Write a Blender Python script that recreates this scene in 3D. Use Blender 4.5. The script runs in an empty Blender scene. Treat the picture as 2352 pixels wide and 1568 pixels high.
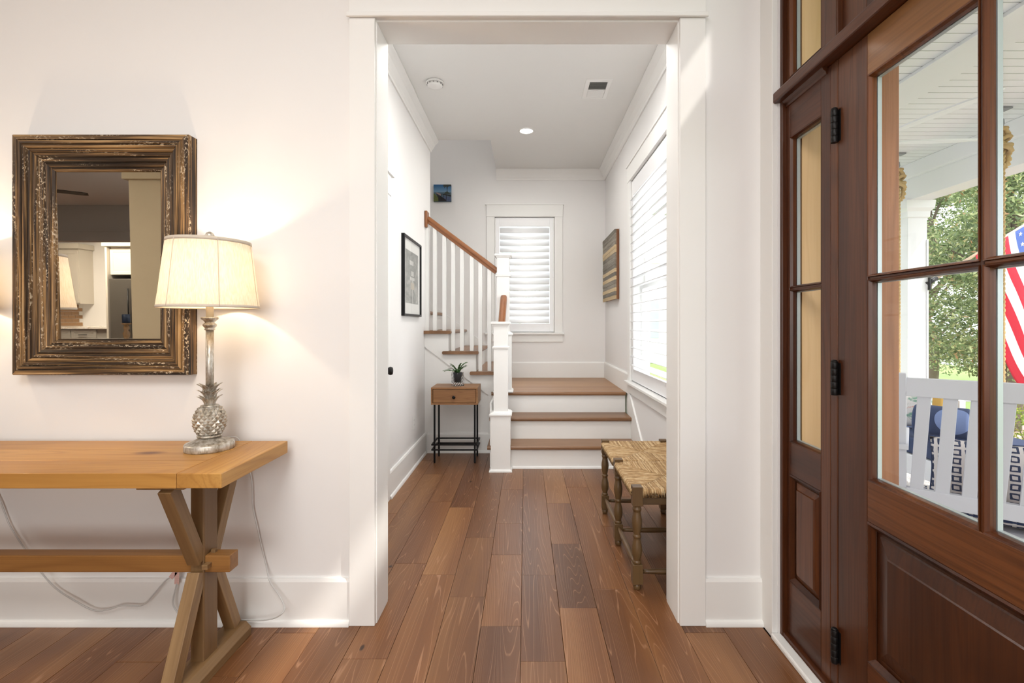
import bpy, bmesh, math, random
from mathutils import Vector, Matrix, Quaternion
random.seed(7)
C = bpy.context.scene.collection
PI = math.pi
# ------------------------------------------------------------------ camera, world, lights
H = 1.21
cam = bpy.data.cameras.new('camera'); co = bpy.data.objects.new('camera', cam); C.objects.link(co)
co.location = (0, 0, H); co.rotation_euler = (PI/2, 0, 0)
cam.sensor_width = 36; cam.lens = 1110/2352*36; cam.shift_x = -0.01318; cam.shift_y = -0.01658
cam.clip_start = 0.05; cam.clip_end = 200
bpy.context.scene.camera = co
sc = bpy.context.scene
sc.view_settings.view_transform = 'Standard'; sc.view_settings.look = 'None'
sc.view_settings.gamma = 1; sc.view_settings.use_curve_mapping = False
sc.view_settings.exposure = 0.12
sc.cycles.max_bounces = 8; sc.cycles.diffuse_bounces = 4; sc.cycles.glossy_bounces = 4; sc.cycles.transmission_bounces = 6; sc.cycles.transparent_max_bounces = 14
sc.cycles.adaptive_threshold = 0.05; sc.cycles.adaptive_min_samples = 16; sc.cycles.caustics_reflective = False; sc.cycles.caustics_refractive = False
w = bpy.data.worlds.new('sky'); sc.world = w; w.use_nodes = True
bg = w.node_tree.nodes['Background']
bg.inputs[0].default_value = (0.93, 0.96, 1.0, 1); bg.inputs[1].default_value = 3.2

def light(name, typ, loc, rot, power, col=(1, 1, 1), size=1.0, size_y=None, spread=None):
    l = bpy.data.lights.new(name, typ); o = bpy.data.objects.new(name, l); C.objects.link(o)
    o.location = loc; o.rotation_euler = rot; l.energy = power; l.color = col
    if typ == 'AREA':
        l.size = size
        if size_y: l.shape = 'RECTANGLE'; l.size_y = size_y
        if spread: l.spread = spread
    elif typ == 'SUN': l.angle = size
    else: l.shadow_soft_size = size
    return o
light('sun', 'SUN', (8, -6, 12), (math.radians(38), 0, math.radians(62)), 3.0, (1, .94, .85), 0.03)
WARM = (1, .98, .95)
# unseen area lights added to brighten front room, living space and kitchen
light('foyer_fill', 'AREA', (-0.6, -0.6, 3.0), (0, 0, 0), 68, WARM, 1.3)
light('rear_bounce_fill', 'AREA', (-0.6, -3.6, 1.5), (PI/2+.30, 0, 0), 78, (1, .985, .965), 2.6, 1.9)  # upward-tilted fill added mid-room as bounce; no window stands here
light('kitchen_fill', 'AREA', (-8.2, -4.9, 2.95), (0, 0, 0), 95, (1, .86, .68), 0.8)
light('living_fill', 'AREA', (-5.2, 0.9, 3.0), (0, 0, 0), 62, (1, .9, .78), 0.5)
# hall: unseen fill added overhead; recessed_lamp is the visible can
light('hall_fill', 'AREA', (0.0, 2.9, 3.03), (0, 0, 0), 23, (1, .98, .95), 0.7)
light('daylight_fill_hall', 'AREA', (1.32, 3.72, 1.62), (math.radians(100), 0, PI/2), 24, (.97, .985, 1), 1.2, 1.8)  # area light added outside the shutters to stand in for daylight
light('daylight_fill_landing', 'AREA', (-.01, 6.12, 1.8), (PI/2, 0, PI), 16, (.95, .975, 1), .75, 1.4)  # added area light acting as daylight behind the landing louvers
light('recessed_lamp', 'AREA', (0.008, 4.59, 3.03), (0, 0, 0), 9, (1, .96, .9), 0.12)
light('stair_well_fill', 'AREA', (-1.6, 5.3, 5.1), (0, 0, 0), 12, (1, .97, .93), 0.5)  # unseen lamp added high in the stairwell

# ------------------------------------------------------------------ mesh helpers
WP = {}
class MB:
    def __init__(s): s.v = []; s.f = []; s.m = []; s.sm = []
    def add(s, vs, fs, mi=0, smooth=False):
        n = len(s.v); s.v += [tuple(p) for p in vs]
        for f in fs: s.f.append([i+n for i in f]); s.m.append(mi); s.sm.append(smooth)
        return s
    def box(s, x0, x1, y0, y1, z0, z1, mi=0):
        return s.add([(x0,y0,z0),(x1,y0,z0),(x1,y1,z0),(x0,y1,z0),(x0,y0,z1),(x1,y0,z1),(x1,y1,z1),(x0,y1,z1)],
              [(0,3,2,1),(4,5,6,7),(0,1,5,4),(1,2,6,5),(2,3,7,6),(3,0,4,7)], mi)
    def loops(s, rings, cap=True, smooth=False, closed=True, mi=0):
        n = len(rings[0]); vs = [p for r in rings for p in r]; fs = []
        for a in range(len(rings)-1):
            for i in range(n if closed else n-1):
                j = (i+1) % n
                fs.append((a*n+i, a*n+j, (a+1)*n+j, (a+1)*n+i))
        s.add(vs, fs, mi, smooth)
        if cap and closed:
            s.add(rings[0], [tuple(reversed(range(n)))], mi); s.add(rings[-1], [tuple(range(n))], mi)
        return s
    def lathe(s, prof, cx, cy, cz=0, n=24, smooth=True, mi=0, cap=True):
        return s.loops([[(cx+r*math.cos(2*PI*i/n), cy+r*math.sin(2*PI*i/n), cz+z) for i in range(n)] for r, z in prof], cap, smooth, True, mi)
    def tube(s, pts, r, n=8, smooth=True, mi=0, cap=True):
        pts = [Vector(p) for p in pts]; rings = []; rr = r if isinstance(r, (list, tuple)) else [r]*len(pts)
        up = None
        for i, p in enumerate(pts):
            t = (pts[min(i+1, len(pts)-1)]-pts[max(i-1, 0)]).normalized()
            if up is None:
                up = Vector((0,0,1)) if abs(t.z) < .9 else Vector((1,0,0))
            a = t.cross(up).normalized(); b = a.cross(t).normalized(); up = b
            rings.append([p + a*rr[i]*math.cos(2*PI*k/n) + b*rr[i]*math.sin(2*PI*k/n) for k in range(n)])
        return s.loops(rings, cap, smooth, True, mi)
    def prism(s, poly, f, a, b, mi=0):
        return s.loops([[f(p, a) for p in poly], [f(p, b) for p in poly]], True, False, True, mi)
    def xf(s, M):
        s.v = [tuple(M @ Vector(p)) for p in s.v]; return s

def finish(me, mats, bevel=0, recalc=True):
    for m in (mats if isinstance(mats, (list, tuple)) else [mats]): me.materials.append(m)
    bm = bmesh.new(); bm.from_mesh(me)
    if recalc: bmesh.ops.remove_doubles(bm, verts=bm.verts, dist=1e-5); bmesh.ops.recalc_face_normals(bm, faces=bm.faces)
    if bevel:
        ed = [e for e in bm.edges if len(e.link_faces) == 2 and e.calc_face_angle(0) > .5]
        bmesh.ops.bevel(bm, geom=ed, offset=bevel, segments=2, affect='EDGES', profile=.5, clamp_overlap=True)
    bm.to_mesh(me); bm.free()

def obj(name, mb, mat, parent=None, bevel=0, origin=None, rot=None, recalc=True):
    """one mesh object; vertices in world space unless rot is given (then local, placed at origin)"""
    if rot is None:
        if origin is None:
            xs = [p[0] for p in mb.v]; ys = [p[1] for p in mb.v]; zs = [p[2] for p in mb.v]
            origin = Vector(((min(xs)+max(xs))/2, (min(ys)+max(ys))/2, (min(zs)+max(zs))/2))
        origin = Vector(origin); vs = [tuple(Vector(p)-origin) for p in mb.v]
    else: origin = Vector(origin); vs = mb.v
    me = bpy.data.meshes.new(name); me.from_pydata(vs, [], mb.f)
    me.polygons.foreach_set('material_index', mb.m); me.polygons.foreach_set('use_smooth', mb.sm)
    finish(me, mat, bevel, recalc)
    o = bpy.data.objects.new(name, me); C.objects.link(o)
    if rot is not None: o.rotation_mode = 'QUATERNION'; o.rotation_quaternion = rot
    WP[o.name] = origin
    if parent is not None: o.parent = parent; o.location = origin - WP[parent.name]
    else: o.location = origin
    return o
def tag(o, label, cat, group=None, kind=None):
    if label: o['label'] = label
    if cat: o['category'] = cat
    if group: o['group'] = group
    if kind: o['kind'] = kind
    return o
def thing(name, label, cat, loc, group=None):
    o = bpy.data.objects.new(name, None); C.objects.link(o); o.location = loc; o.empty_display_size = .1
    WP[o.name] = Vector(loc); return tag(o, label, cat, group)
def struct(name, mb, mat, label, cat='room', parent=None, bevel=0):
    o = obj(name, mb, mat, parent, bevel)
    return tag(o, label, cat, None, 'structure')
def structE(name, label, cat, loc):
    o = thing(name, label, cat, loc); o['kind'] = 'structure'; return o
def copy_tree(o, d, label=None, group=None):
    c = o.copy(); C.objects.link(c); c.location = o.location + Vector(d); WP[c.name] = WP[o.name] + Vector(d)
    if label: c['label'] = label
    if group: c['group'] = group
    def kids(a, b):
        for ch in list(a.children):
            k = ch.copy(); C.objects.link(k); k.parent = b; kids(ch, k)
    kids(o, c); return c
def beam(name, p0, p1, wy, wz, mat, parent, bevel=.002, roll=Vector((0,0,1))):
    p0 = Vector(p0); p1 = Vector(p1); d = p1-p0; L = d.length; x = d.normalized()
    y = roll.cross(x).normalized(); z = x.cross(y)
    M = Matrix((x, y, z)).transposed()
    mb = MB().box(-L/2, L/2, -wy/2, wy/2, -wz/2, wz/2)
    return obj(name, mb, mat, parent, bevel, (p0+p1)/2, M.to_quaternion())
def smoothpts(P, n=6):
    P = [Vector(p) for p in P]; out = []
    for i in range(len(P)-1):
        a = P[max(i-1, 0)]; b = P[i]; c = P[i+1]; d = P[min(i+2, len(P)-1)]
        for k in range(n):
            t = k/n
            out.append(.5*((2*b)+(c-a)*t+(2*a-5*b+4*c-d)*t*t+(3*b-a-3*c+d)*t**3))
    out.append(P[-1]); return out
def frameloop(mb, u0, u1, v0, v1, prof, f, mi=0, smooth=False, sides=(0,1,2,3), closed=True):
    """mitred rectangular moulding; prof = [(inset, height)], f(u,v,h)->xyz"""
    P = prof + ([prof[0]] if closed else [])
    cor = lambda i, k: [(u0+i, v0+i), (u1-i, v0+i), (u1-i, v1-i), (u0+i, v1-i)][k % 4]
    for s in sides:
        a = [f(*cor(i, s), h) for i, h in P]; b = [f(*cor(i, s+1), h) for i, h in P]
        n = len(P); fs = [(k, k+1, n+k+1, n+k) for k in range(n-1)]
        mb.add(a+b, fs, mi, smooth)
        if len(sides) == 1 and closed:
            mb.add(a[:-1], [tuple(range(n-1))], mi); mb.add(b[:-1], [tuple(reversed(range(n-1)))], mi)
    return mb
# plane mappings (u, v, height out of the wall into the room)
def FY(y0): return lambda u, v, h: (u, y0-h, v)      # wall facing the camera
def FR(x0): return lambda u, v, h: (x0-h, u, v)      # right wall
def FL(x0): return lambda u, v, h: (x0+h, u, v)      # left wall
def at(px, py, D): return Vector(((px-1207)/1110*D, D, H+(745-py)/1110*D))

# ------------------------------------------------------------------ materials
def lin(c):
    c = c/255; return c/12.92 if c <= .04045 else ((c+.055)/1.055)**2.4
def rgb(r, g, b): return (lin(r), lin(g), lin(b), 1)
MATS = {}
class NT:
    def __init__(s, name):
        s.m = bpy.data.materials.new(name); s.m.use_nodes = True; s.t = s.m.node_tree
        s.b = s.t.nodes['Principled BSDF']; s.out = s.t.nodes['Material Output']
    def n(s, typ, **kw):
        x = s.t.nodes.new(typ)
        for k, v in kw.items(): setattr(x, k, v)
        return x
    def l(s, a, b): s.t.links.new(a, b)
    def math(s, op, a, b=None, clamp=False):
        x = s.n('ShaderNodeMath', operation=op, use_clamp=clamp)
        for i, q in enumerate((a, b)):
            if q is None: continue
            if isinstance(q, (int, float)): x.inputs[i].default_value = q
            else: s.l(q, x.inputs[i])
        return x.outputs[0]
    def mix(s, f, a, b, mode='MIX'):
        x = s.n('ShaderNodeMix', data_type='RGBA', blend_type=mode)
        for i, q in ((0, f), (6, a), (7, b)):
            if isinstance(q, (int, float)): x.inputs[i].default_value = q
            elif isinstance(q, tuple): x.inputs[i].default_value = q
            else: s.l(q, x.inputs[i])
        return x.outputs[2]
    def ramp(s, f, stops):
        x = s.n('ShaderNodeValToRGB'); e = x.color_ramp.elements
        while len(e) < len(stops): e.new(.5)
        for q, (p, c) in zip(e, stops): q.position = p; q.color = c if isinstance(c, tuple) else (c, c, c, 1)
        s.l(f, x.inputs[0]); return x.outputs[0]
    def coords(s, scale, rnd=40, kind='Object'):
        tc = s.n('ShaderNodeTexCoord'); oi = s.n('ShaderNodeObjectInfo')
        mp = s.n('ShaderNodeMapping'); mp.inputs['Scale'].default_value = scale
        if rnd:
            v = s.n('ShaderNodeVectorMath', operation='SCALE'); v.inputs[0].default_value = (1, .73, .57)
            s.l(s.math('MULTIPLY', oi.outputs['Random'], rnd), v.inputs['Scale'])
            a = s.n('ShaderNodeVectorMath', operation='ADD'); s.l(tc.outputs[kind], a.inputs[0]); s.l(v.outputs[0], a.inputs[1])
            s.l(a.outputs[0], mp.inputs[0])
        else: s.l(tc.outputs[kind], mp.inputs[0])
        return mp.outputs[0], oi.outputs['Random']
    def noise(s, vec, scale, detail=3, rough=.5, dist=0):
        x = s.n('ShaderNodeTexNoise'); s.l(vec, x.inputs['Vector']); x.inputs['Scale'].default_value = scale
        x.inputs['Detail'].default_value = detail; x.inputs['Roughness'].default_value = rough; x.inputs['Distortion'].default_value = dist
        return x.outputs['Fac']
    def bump(s, h, strength=.3, dist=.002):
        x = s.n('ShaderNodeBump'); x.inputs['Strength'].default_value = strength; x.inputs['Distance'].default_value = dist
        s.l(h, x.inputs['Height']); s.l(x.outputs[0], s.b.inputs['Normal'])
    def base(s, c):
        if isinstance(c, tuple): s.b.inputs['Base Color'].default_value = c
        else: s.l(c, s.b.inputs['Base Color'])
    def set(s, rough=.5, metal=0, spec=.5, coat=0, coat_rough=.1):
        i = s.b.inputs; i['Roughness'].default_value = rough; i['Metallic'].default_value = metal
        i['Specular IOR Level'].default_value = spec; i['Coat Weight'].default_value = coat; i['Coat Roughness'].default_value = coat_rough
def paint(name, col, rough=.5, metal=0, spec=.5, var=.03, nscale=6, bump=0, bscale=200):
    t = NT(name); v, r = t.coords((1,1,1), 5)
    n = t.noise(v, nscale, 4)
    dk = tuple(x*(1-var) for x in col[:3])+(1,); lt = tuple(min(1, x*(1+var)) for x in col[:3])+(1,)
    t.base(t.mix(n, dk, lt)); t.set(rough, metal, spec)
    if bump: t.bump(t.noise(v, bscale, 2), bump, .001)
    return t.m
def wood(name, dark, mid, light, axis=0, s=1.0, rough=.4, lime=None, lime_amt=.5, coat=0, hue=.25, K=11, knots=.0, bump=.15, fine=.35, knotcol=None, lines=.5, spec=.5, along=.9, lw=(.42,.47)):
    t = NT(name)
    sc_ = [9*s, 9*s, 9*s]; sc_[axis] = along*s
    v, rnd = t.coords(tuple(sc_), 40)
    n1 = t.noise(v, 1.0, 1.5, .45)
    ring = t.math('PINGPONG', t.math('MULTIPLY', n1, K), .5)           # 0..0.5
    fs = [160*s, 160*s, 160*s]; fs[axis] = 3.5*s
    v2, _ = t.coords(tuple(fs), 40)
    n2 = t.noise(v2, 1.0, 3, .6)
    big = t.noise(v, .45, 2, .5)
    base = t.ramp(big, [(.3, dark), (.5, mid), (.72, light)])
    rl = t.ramp(ring, [(0, 1.0), (.22, 0.0)])
    base = t.mix(t.math('MULTIPLY', rl, lines), base, dark)
    base = t.mix(t.math('MULTIPLY', t.ramp(n2, [(.45, 0.0), (.7, 1.0)]), fine), base, dark)
    if lime:
        ll = t.ramp(ring, [(.0, 0.0), (lw[0], 0.0), (lw[1], 1.0)])
        ll2 = t.math('MULTIPLY', ll, t.ramp(n2, [(.3, .3), (.6, 1.0)]))
        base = t.mix(t.math('MULTIPLY', ll2, lime_amt), base, lime)
    hs = t.n('ShaderNodeHueSaturation'); t.l(base, hs.inputs['Color'])
    t.l(t.math('ADD', t.math('MULTIPLY', rnd, hue*2), 1-hue), hs.inputs['Value'])
    c = hs.outputs[0]
    if knots:
        ks = [5*s]*3; ks[axis] = 2.2*s
        v3, _ = t.coords(tuple(ks), 40)
        vo = t.n('ShaderNodeTexVoronoi'); t.l(v3, vo.inputs['Vector']); vo.inputs['Scale'].default_value = 1
        k = t.ramp(vo.outputs['Distance'], [(.03, 1.0), (knots, 0.0)])
        c = t.mix(k, c, knotcol or tuple(x*.25 for x in dark[:3])+(1,))
    t.base(c); t.set(rough, 0, spec, coat, .12)
    rr = t.math('ADD', t.math('MULTIPLY', n2, .16), rough-.08); t.l(rr, t.b.inputs['Roughness'])
    t.bump(t.math('ADD', t.math('MULTIPLY', rl, .5), t.math('MULTIPLY', n2, .5)), bump, .002)
    return t.m
WALL = paint('wall_paint', rgb(237, 236, 235), .75, var=.008, spec=.25)
CEIL = paint('ceiling_paint', rgb(232, 232, 230), .85, var=.006, spec=.2)
TRIM = paint('trim_gloss_paint', rgb(240, 240, 238), .5, var=.006, spec=.3)
SHUT = paint('shutter_paint', rgb(244, 245, 247), .35, var=.005)
FLOORW = wood('oak_floor', rgb(94, 58, 34), rgb(120, 78, 46), rgb(148, 104, 64), 1, 1.0, .33, rgb(178, 134, 102), .6, hue=.11, K=32, bump=.14, fine=.22, lines=.12, along=.34, lw=(.43,.485), knots=.05, spec=.5)
FLOORX = wood('oak_landing', rgb(140, 102, 68), rgb(160, 120, 84), rgb(174, 134, 96), 0, 1.0, .38, None, hue=.05, K=10, fine=.4, lines=.3)
TREADX = wood('oak_tread', rgb(112, 78, 50), rgb(136, 98, 66), rgb(152, 112, 78), 0, 1.0, .35, None, hue=.06, K=10, fine=.4, lines=.3)
TREADY = wood('oak_tread_cross', rgb(112, 78, 50), rgb(136, 98, 66), rgb(152, 112, 78), 1, 1.0, .35, None, hue=.06, K=10, fine=.4, lines=.3)
RAILW = wood('handrail_oak', rgb(118, 72, 40), rgb(150, 96, 58), rgb(166, 112, 72), 0, 1.2, .3, hue=.05)
RAILZ = wood('handrail_oak_upright', rgb(118, 72, 40), rgb(150, 96, 58), rgb(166, 112, 72), 2, 1.2, .3, hue=.05)
def mahog(n, axis, d=1.0, **k): return wood(n, rgb(50*d, 21*d, 7*d), rgb(84*d, 44*d, 20*d), rgb(112*d, 66*d, 34*d), axis, .9, .36, hue=.12, K=8, coat=.1, fine=.5, lines=.4, spec=.35, bump=.1, **k)
MAHZ = mahog('mahogany_upright', 2); MAHY = mahog('mahogany_cross', 1); MAHYL = wood('mahogany_top_rail', rgb(100, 66, 34), rgb(138, 94, 52), rgb(160, 116, 68), 1, .9, .38, hue=.05, K=8, coat=.1, fine=.4, lines=.4, bump=.1, spec=.35)
MAHP = mahog('mahogany_panel', 2, .85)
SUNLITW = wood('sunlit_jamb_cedar', rgb(205, 165, 112), rgb(222, 186, 136), rgb(232, 200, 154), 2, 1.0, .6, hue=.03, K=7, fine=.2, lines=.25)  # same cedar as the other jamb, sunlight painted in as paler wood
BROWNX = wood('exterior_jamb_cedar', rgb(120, 74, 46), rgb(150, 98, 64), rgb(170, 116, 80), 2, 1.0, .5, hue=.05, K=7, fine=.3)
PINE = [wood('honey_pine_'+'xyz'[a], rgb(160, 110, 52), rgb(190, 140, 72), rgb(206, 160, 92), a, .8, .42, hue=.06, K=13, knots=.12, knotcol=rgb(104, 58, 28), fine=.35, lines=.5) for a in range(3)]
PINED = [wood('aged_pine_'+'xyz'[a], rgb(108, 80, 50), rgb(136, 106, 70), rgb(158, 128, 90), a, .8, .5, hue=.08, K=8, knots=.07, knotcol=rgb(80, 46, 24), fine=.4, lines=.4) for a in range(3)]
ACACIA = wood('side_table_wood', rgb(118, 80, 46), rgb(150, 106, 66), rgb(176, 130, 84), 0, 1.6, .45, hue=.05, K=8, knots=.06, fine=.35)
BENCHW = wood('bench_olive_wood', rgb(74, 54, 32), rgb(96, 72, 44), rgb(108, 84, 52), 2, 1.5, .38, hue=.04, K=6, fine=.2, lines=.2)
BLACK = paint('black_metal', rgb(22, 22, 24), .4, 0.6, .5)
IRON = paint('oil_rubbed_iron', rgb(26, 24, 24), .45, .5, .5)
WHITEP = paint('porch_white_paint', rgb(226, 226, 230), .5, var=.01)
SWINGP = paint('bench_white_paint', rgb(206, 206, 214), .5, var=.01)
PLASTIC = paint('white_plastic', rgb(238, 238, 236), .35, var=.004)
NAVY = paint('navy_canvas', rgb(46, 62, 98), .9, var=.12, nscale=60, bump=.3, bscale=900)
LNAVY = paint('denim_blue_canvas', rgb(112, 130, 176), .9, var=.1, nscale=60, bump=.3, bscale=900)
YEL = paint('mustard_cloth', rgb(214, 170, 84), .9, var=.08, nscale=12)
ROPE = paint('manila_rope', rgb(190, 160, 112), .9, var=.15, nscale=80)
FLAGR = paint('flag_red', rgb(216, 40, 64), .8, var=.03); FLAGW = paint('flag_white', rgb(240, 240, 244), .8, var=.02); FLAGB = paint('flag_blue', rgb(70, 96, 168), .8, var=.03)
GREYMETAL = paint('galvanised_steel', rgb(150, 152, 156), .4, .8)
BARK = paint('bark', rgb(110, 98, 84), .9, var=.25, nscale=25, bump=.6, bscale=40)
CAB = paint('cabinet_paint', rgb(206, 200, 188), .5, var=.01)
STEEL = paint('stainless_steel', rgb(150, 146, 140), .3, .9)
def glass(name, refl=.06, tint=(1,1,1,1), thick=False):
    t = NT(name); t.t.nodes.remove(t.b)
    tr = t.n('ShaderNodeBsdfTransparent'); tr.inputs[0].default_value = tint
    gl = t.n('ShaderNodeBsdfGlossy'); gl.inputs['Roughness'].default_value = .01
    fr = t.n('ShaderNodeLayerWeight'); fr.inputs[0].default_value = .25
    mx = t.n('ShaderNodeMixShader'); f = t.math('ADD', t.math('MULTIPLY', fr.outputs['Facing'], refl), refl*.4)
    t.l(f, mx.inputs[0]); t.l(tr.outputs[0], mx.inputs[1]); t.l(gl.outputs[0], mx.inputs[2]); t.l(mx.outputs[0], t.out.inputs[0])
    return t.m
GLASS = glass('window_glass', .03)
SPACER = paint('glazing_spacer', rgb(180, 190, 192), .35, .4)
def mirror_mat():
    t = NT('mirror_silver'); t.base((.82, .82, .8, 1)); t.set(.01, 1); return t.m
MIRROR = mirror_mat()
def emit(name, col, st):
    t = NT(name); t.base((.9,.9,.9,1)); t.b.inputs['Emission Color'].default_value = col; t.b.inputs['Emission Strength'].default_value = st; return t.m

# ------------------------------------------------------------------ ROOM SHELL
D0 = 1.961; D0b = 2.111; CZ = 3.05; HX = .955; DB = 5.79
OL, OR, OZ = -.602, .617, 2.435       # opening, finished faces
LX = -10.5; RY = -6.6
mb = MB(); mb.box(LX-.15, OL-.02, D0, D0b, 0, CZ); mb.box(OR+.02, 1.13, D0, D0b, 0, CZ); mb.box(OL-.02, OR+.02, D0, D0b, OZ+.02, CZ)
struct('wall_front', mb, WALL, 'white wall with the wide cased opening and the mirror')
mb = MB().box(-1.10, -HX, D0b, 4.84, 0, CZ); mb.box(-1.1, -HX, 4.84, 4.841, 0, CZ)
struct('wall_hall_left', MB().box(-1.10, -HX, D0b, 4.84, 0, CZ), WALL, 'white left wall of the hallway with the framed print')
W2 = (3.10, 4.335, .70, 2.50)   # right hall window opening y0,y1,z0,z1
mb = MB(); mb.box(HX, 1.10, D0b, W2[0], 0, CZ); mb.box(HX, 1.10, W2[1], DB+.15, 0, CZ); mb.box(HX, 1.10, W2[0], W2[1], 0, W2[2]); mb.box(HX, 1.10, W2[0], W2[1], W2[3], CZ)
struct('wall_hall_right', mb, WALL, 'white right wall of the hallway with the shuttered window')
W1 = (-.367, .344, 1.113, 2.497)
mb = MB(); mb.box(-4.6, W1[0], DB, DB+.15, 0, 5.6); mb.box(W1[1], HX, DB, DB+.15, 0, 5.6); mb.box(W1[0], W1[1], DB, DB+.15, 0, W1[2]); mb.box(W1[0], W1[1], DB, DB+.15, W1[3], 5.6)
struct('wall_hall_back', mb, WALL, 'white wall behind the stair landing with the far window')
mb = MB(); mb.box(-4.6, -1.1, 4.69, 4.84, 0, 5.6); mb.box(-4.75, -4.6, 4.69, DB+.15, 0, 5.6); mb.box(-.35, -.2, 4.82, DB, CZ+.25, 5.6); mb.box(-1.1, -.35, 4.70, 4.82, CZ+.25, 5.6)
struct('wall_stairwell', mb, WALL, 'white walls enclosing the upper stairwell')
# foyer right wall with door unit, y from RY..D0 ; unit opening y .30..1.865
UY0, UY1, UZ = .25, 1.865, 2.95
mb = MB(); mb.box(.975, 1.13, UY1, D0, 0, CZ); mb.box(.975, 1.13, RY, UY0, 0, CZ); mb.box(.975, 1.13, UY0, UY1, UZ, CZ)
struct('wall_right', mb, WALL, 'white wall beside the mahogany entry door')
mb = MB().box(LX, .975, RY-.15, RY, 0, CZ)
struct('wall_rear', mb, WALL, 'white rear wall of the kitchen seen in the mirror')
struct('wall_left', MB().box(LX-.15, LX, RY-.15, D0, 0, CZ), WALL, 'white far left wall of the open living room')
# wall between living room and kitchen with a wide cased opening (mirror view)
mb = MB(); mb.box(LX, -9.35, -4.5, -4.35, 0, CZ); mb.box(-9.35, -5.9, -4.5, -4.35, 2.44, CZ); mb.box(-5.9, .975, -4.5, -4.35, 0, CZ)
KW = paint('living_room_greige', rgb(176, 172, 166), .8, var=.01)
struct('wall_kitchen', mb, KW, 'greige wall with a wide opening into the kitchen')
mb = MB(); mb.box(-9.3, -5.95, -4.35, -4.325, 2.44, 2.60); mb.box(-9.35, -5.9, -4.35, -4.31, 2.60, 2.625); mb.box(-9.45, -9.35, -4.35, -4.325, 0, 2.6)
struct('trim_5', mb, KW, 'greige casing over the kitchen opening', 'trim')
mb = MB(); mb.box(-4.12, -3.55, -1.35, -1.15, 0, CZ); mb.box(-4.16, -3.51, -1.39, -1.11, 2.62, 2.72)
struct('wall_stub', mb, paint('dim_lit_pillar', rgb(196, 182, 152), .8), 'wall end between foyer and living room, weak light painted as beige')  # beige puts the weaker light here into the paint
# ceilings
mb = MB(); mb.box(LX-.15, 1.13, RY-.15, D0b, CZ, CZ+.2); struct('ceiling', mb, CEIL, 'white foyer ceiling')
mb = MB(); mb.box(-1.1, 1.10, D0b, 4.82, CZ, CZ+.25); mb.box(-.35, 1.10, 4.82, DB+.15, CZ, CZ+.25)
struct('ceiling_hall', mb, CEIL, 'white hallway ceiling cut away over the stairs')
mb = MB().box(-4.75, .2, 4.69, DB+.15, 5.6, 5.7); struct('ceiling_stairwell', mb, CEIL, 'white ceiling high over the stairwell')

# floor: subfloor slab + planks
fl = structE('floor', 'brown oak plank floor running from the foyer to the stairs', 'floor', (0, 2, 0))
obj('subfloor', MB().box(LX, .975, RY, D0, -.08, -.02).box(-1.0, 1.0, D0, 4.7, -.08, -.02), paint('subfloor', rgb(60, 38, 26), .8), fl)
PW = .1612; X0 = -.0178
joints = {0: [1.737, 2.336], 1: [2.066, 2.67, 3.276], -1: [1.94, 2.54, 2.94, 3.55], -2: [2.149, 2.746], -3: [1.55, 2.34, 3.2], 2: [2.21, 3.6], 3: [1.3, 2.9], -4: [1.75, 2.45, 3.3], 4:[1.9, 3.4]}
for k in range(-17, 6):
    x0 = X0+PW*k; x1 = x0+PW
    if x0 > .99: continue
    ymin = .55; ymax = 4.60
    if x1 < -.64 - .0: pass
    rng = random.Random(100+k)
    js = joints.get(k)
    if js is None:
        js = []; y = .55+rng.uniform(.2, 1.2)
        while y < ymax-.2: js.append(y); y += rng.choice([.6, .9, 1.2, 1.5])
    lim = ymax if x1 > -.94 and x0 < .98 else D0-.005
    xa, xb = x0, x1
    ys = [ymin]+[j for j in js if j < lim-.1]+[lim]
    for a, b in zip(ys[:-1], ys[1:]):
        spans = [(a, b, xa, xb)]
        for (p, q, u, v) in spans:
            u2, v2 = max(u, -3), min(v, .975)
            if v2-u2 < .02: continue
            dz = rng.uniform(0, .0006)
            m = MB().box(u2+.0006, v2-.0006, p+.0006, q-.0006, -.02, 0-dz)
            obj('floorboard', m, FLOORW, fl, .0012)
# rest of the floor behind the camera and far left (never nearer than the plank field)
m = MB(); k = 0
for k in range(-66, 7):
    x0 = X0+PW*k; x1 = min(x0+PW, .975)
    if x0 < LX: continue
    y = RY
    rng = random.Random(900+k)
    top = .55 if k >= -18 else D0-.005
    while y < top-.05:
        y2 = min(top, y+rng.uniform(1, 2.2)); m.box(x0+.0008, x1-.0008, y+.0008, y2-.0008, -.02, 0); y = y2
o = obj('floorboard', m, FLOORW, fl); o['kind'] = 'stuff'

# ---- cased opening
ca = structE('trim_1', 'white casing and lining of the wide opening into the hall', 'trim', (0, D0, 0))
obj('jamb', MB().box(OL-.02, OL, D0-.002, D0b+.002, 0, OZ), TRIM, ca, .001)
obj('jamb', MB().box(OR, OR+.02, D0-.002, D0b+.002, 0, OZ), TRIM, ca, .001)
obj('head_jamb', MB().box(OL-.02, OR+.02, D0-.002, D0b+.002, OZ, OZ+.02), TRIM, ca, .001)
obj('side_casing', MB().box(OL-.106, OL-.004, D0-.022, D0, 0, OZ+.01), TRIM, ca, .0015)
obj('side_casing', MB().box(OR+.004, OR+.106, D0-.022, D0, 0, OZ+.01), TRIM, ca, .0015)
m = MB().box(OL-.106, OR+.106, D0-.026, D0, OZ+.01, OZ+.16)
obj('head_casing', m, TRIM, ca, .0015)
obj('head_cap', MB().box(OL-.118, OR+.118, D0-.045, D0, OZ+.16, OZ+.185), TRIM, ca, .002)
obj('head_fillet', MB().box(OL-.114, OR+.114, D0-.038, D0-.0262, OZ+.004, OZ+.022), TRIM, ca, .003)
for (a, b) in ((OL-.106, OL-.004), (OR+.004, OR+.106)):
    obj('side_casing', MB().box(a, b, D0b, D0b+.02, 0, OZ+.01), TRIM, ca, .0015)
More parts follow.
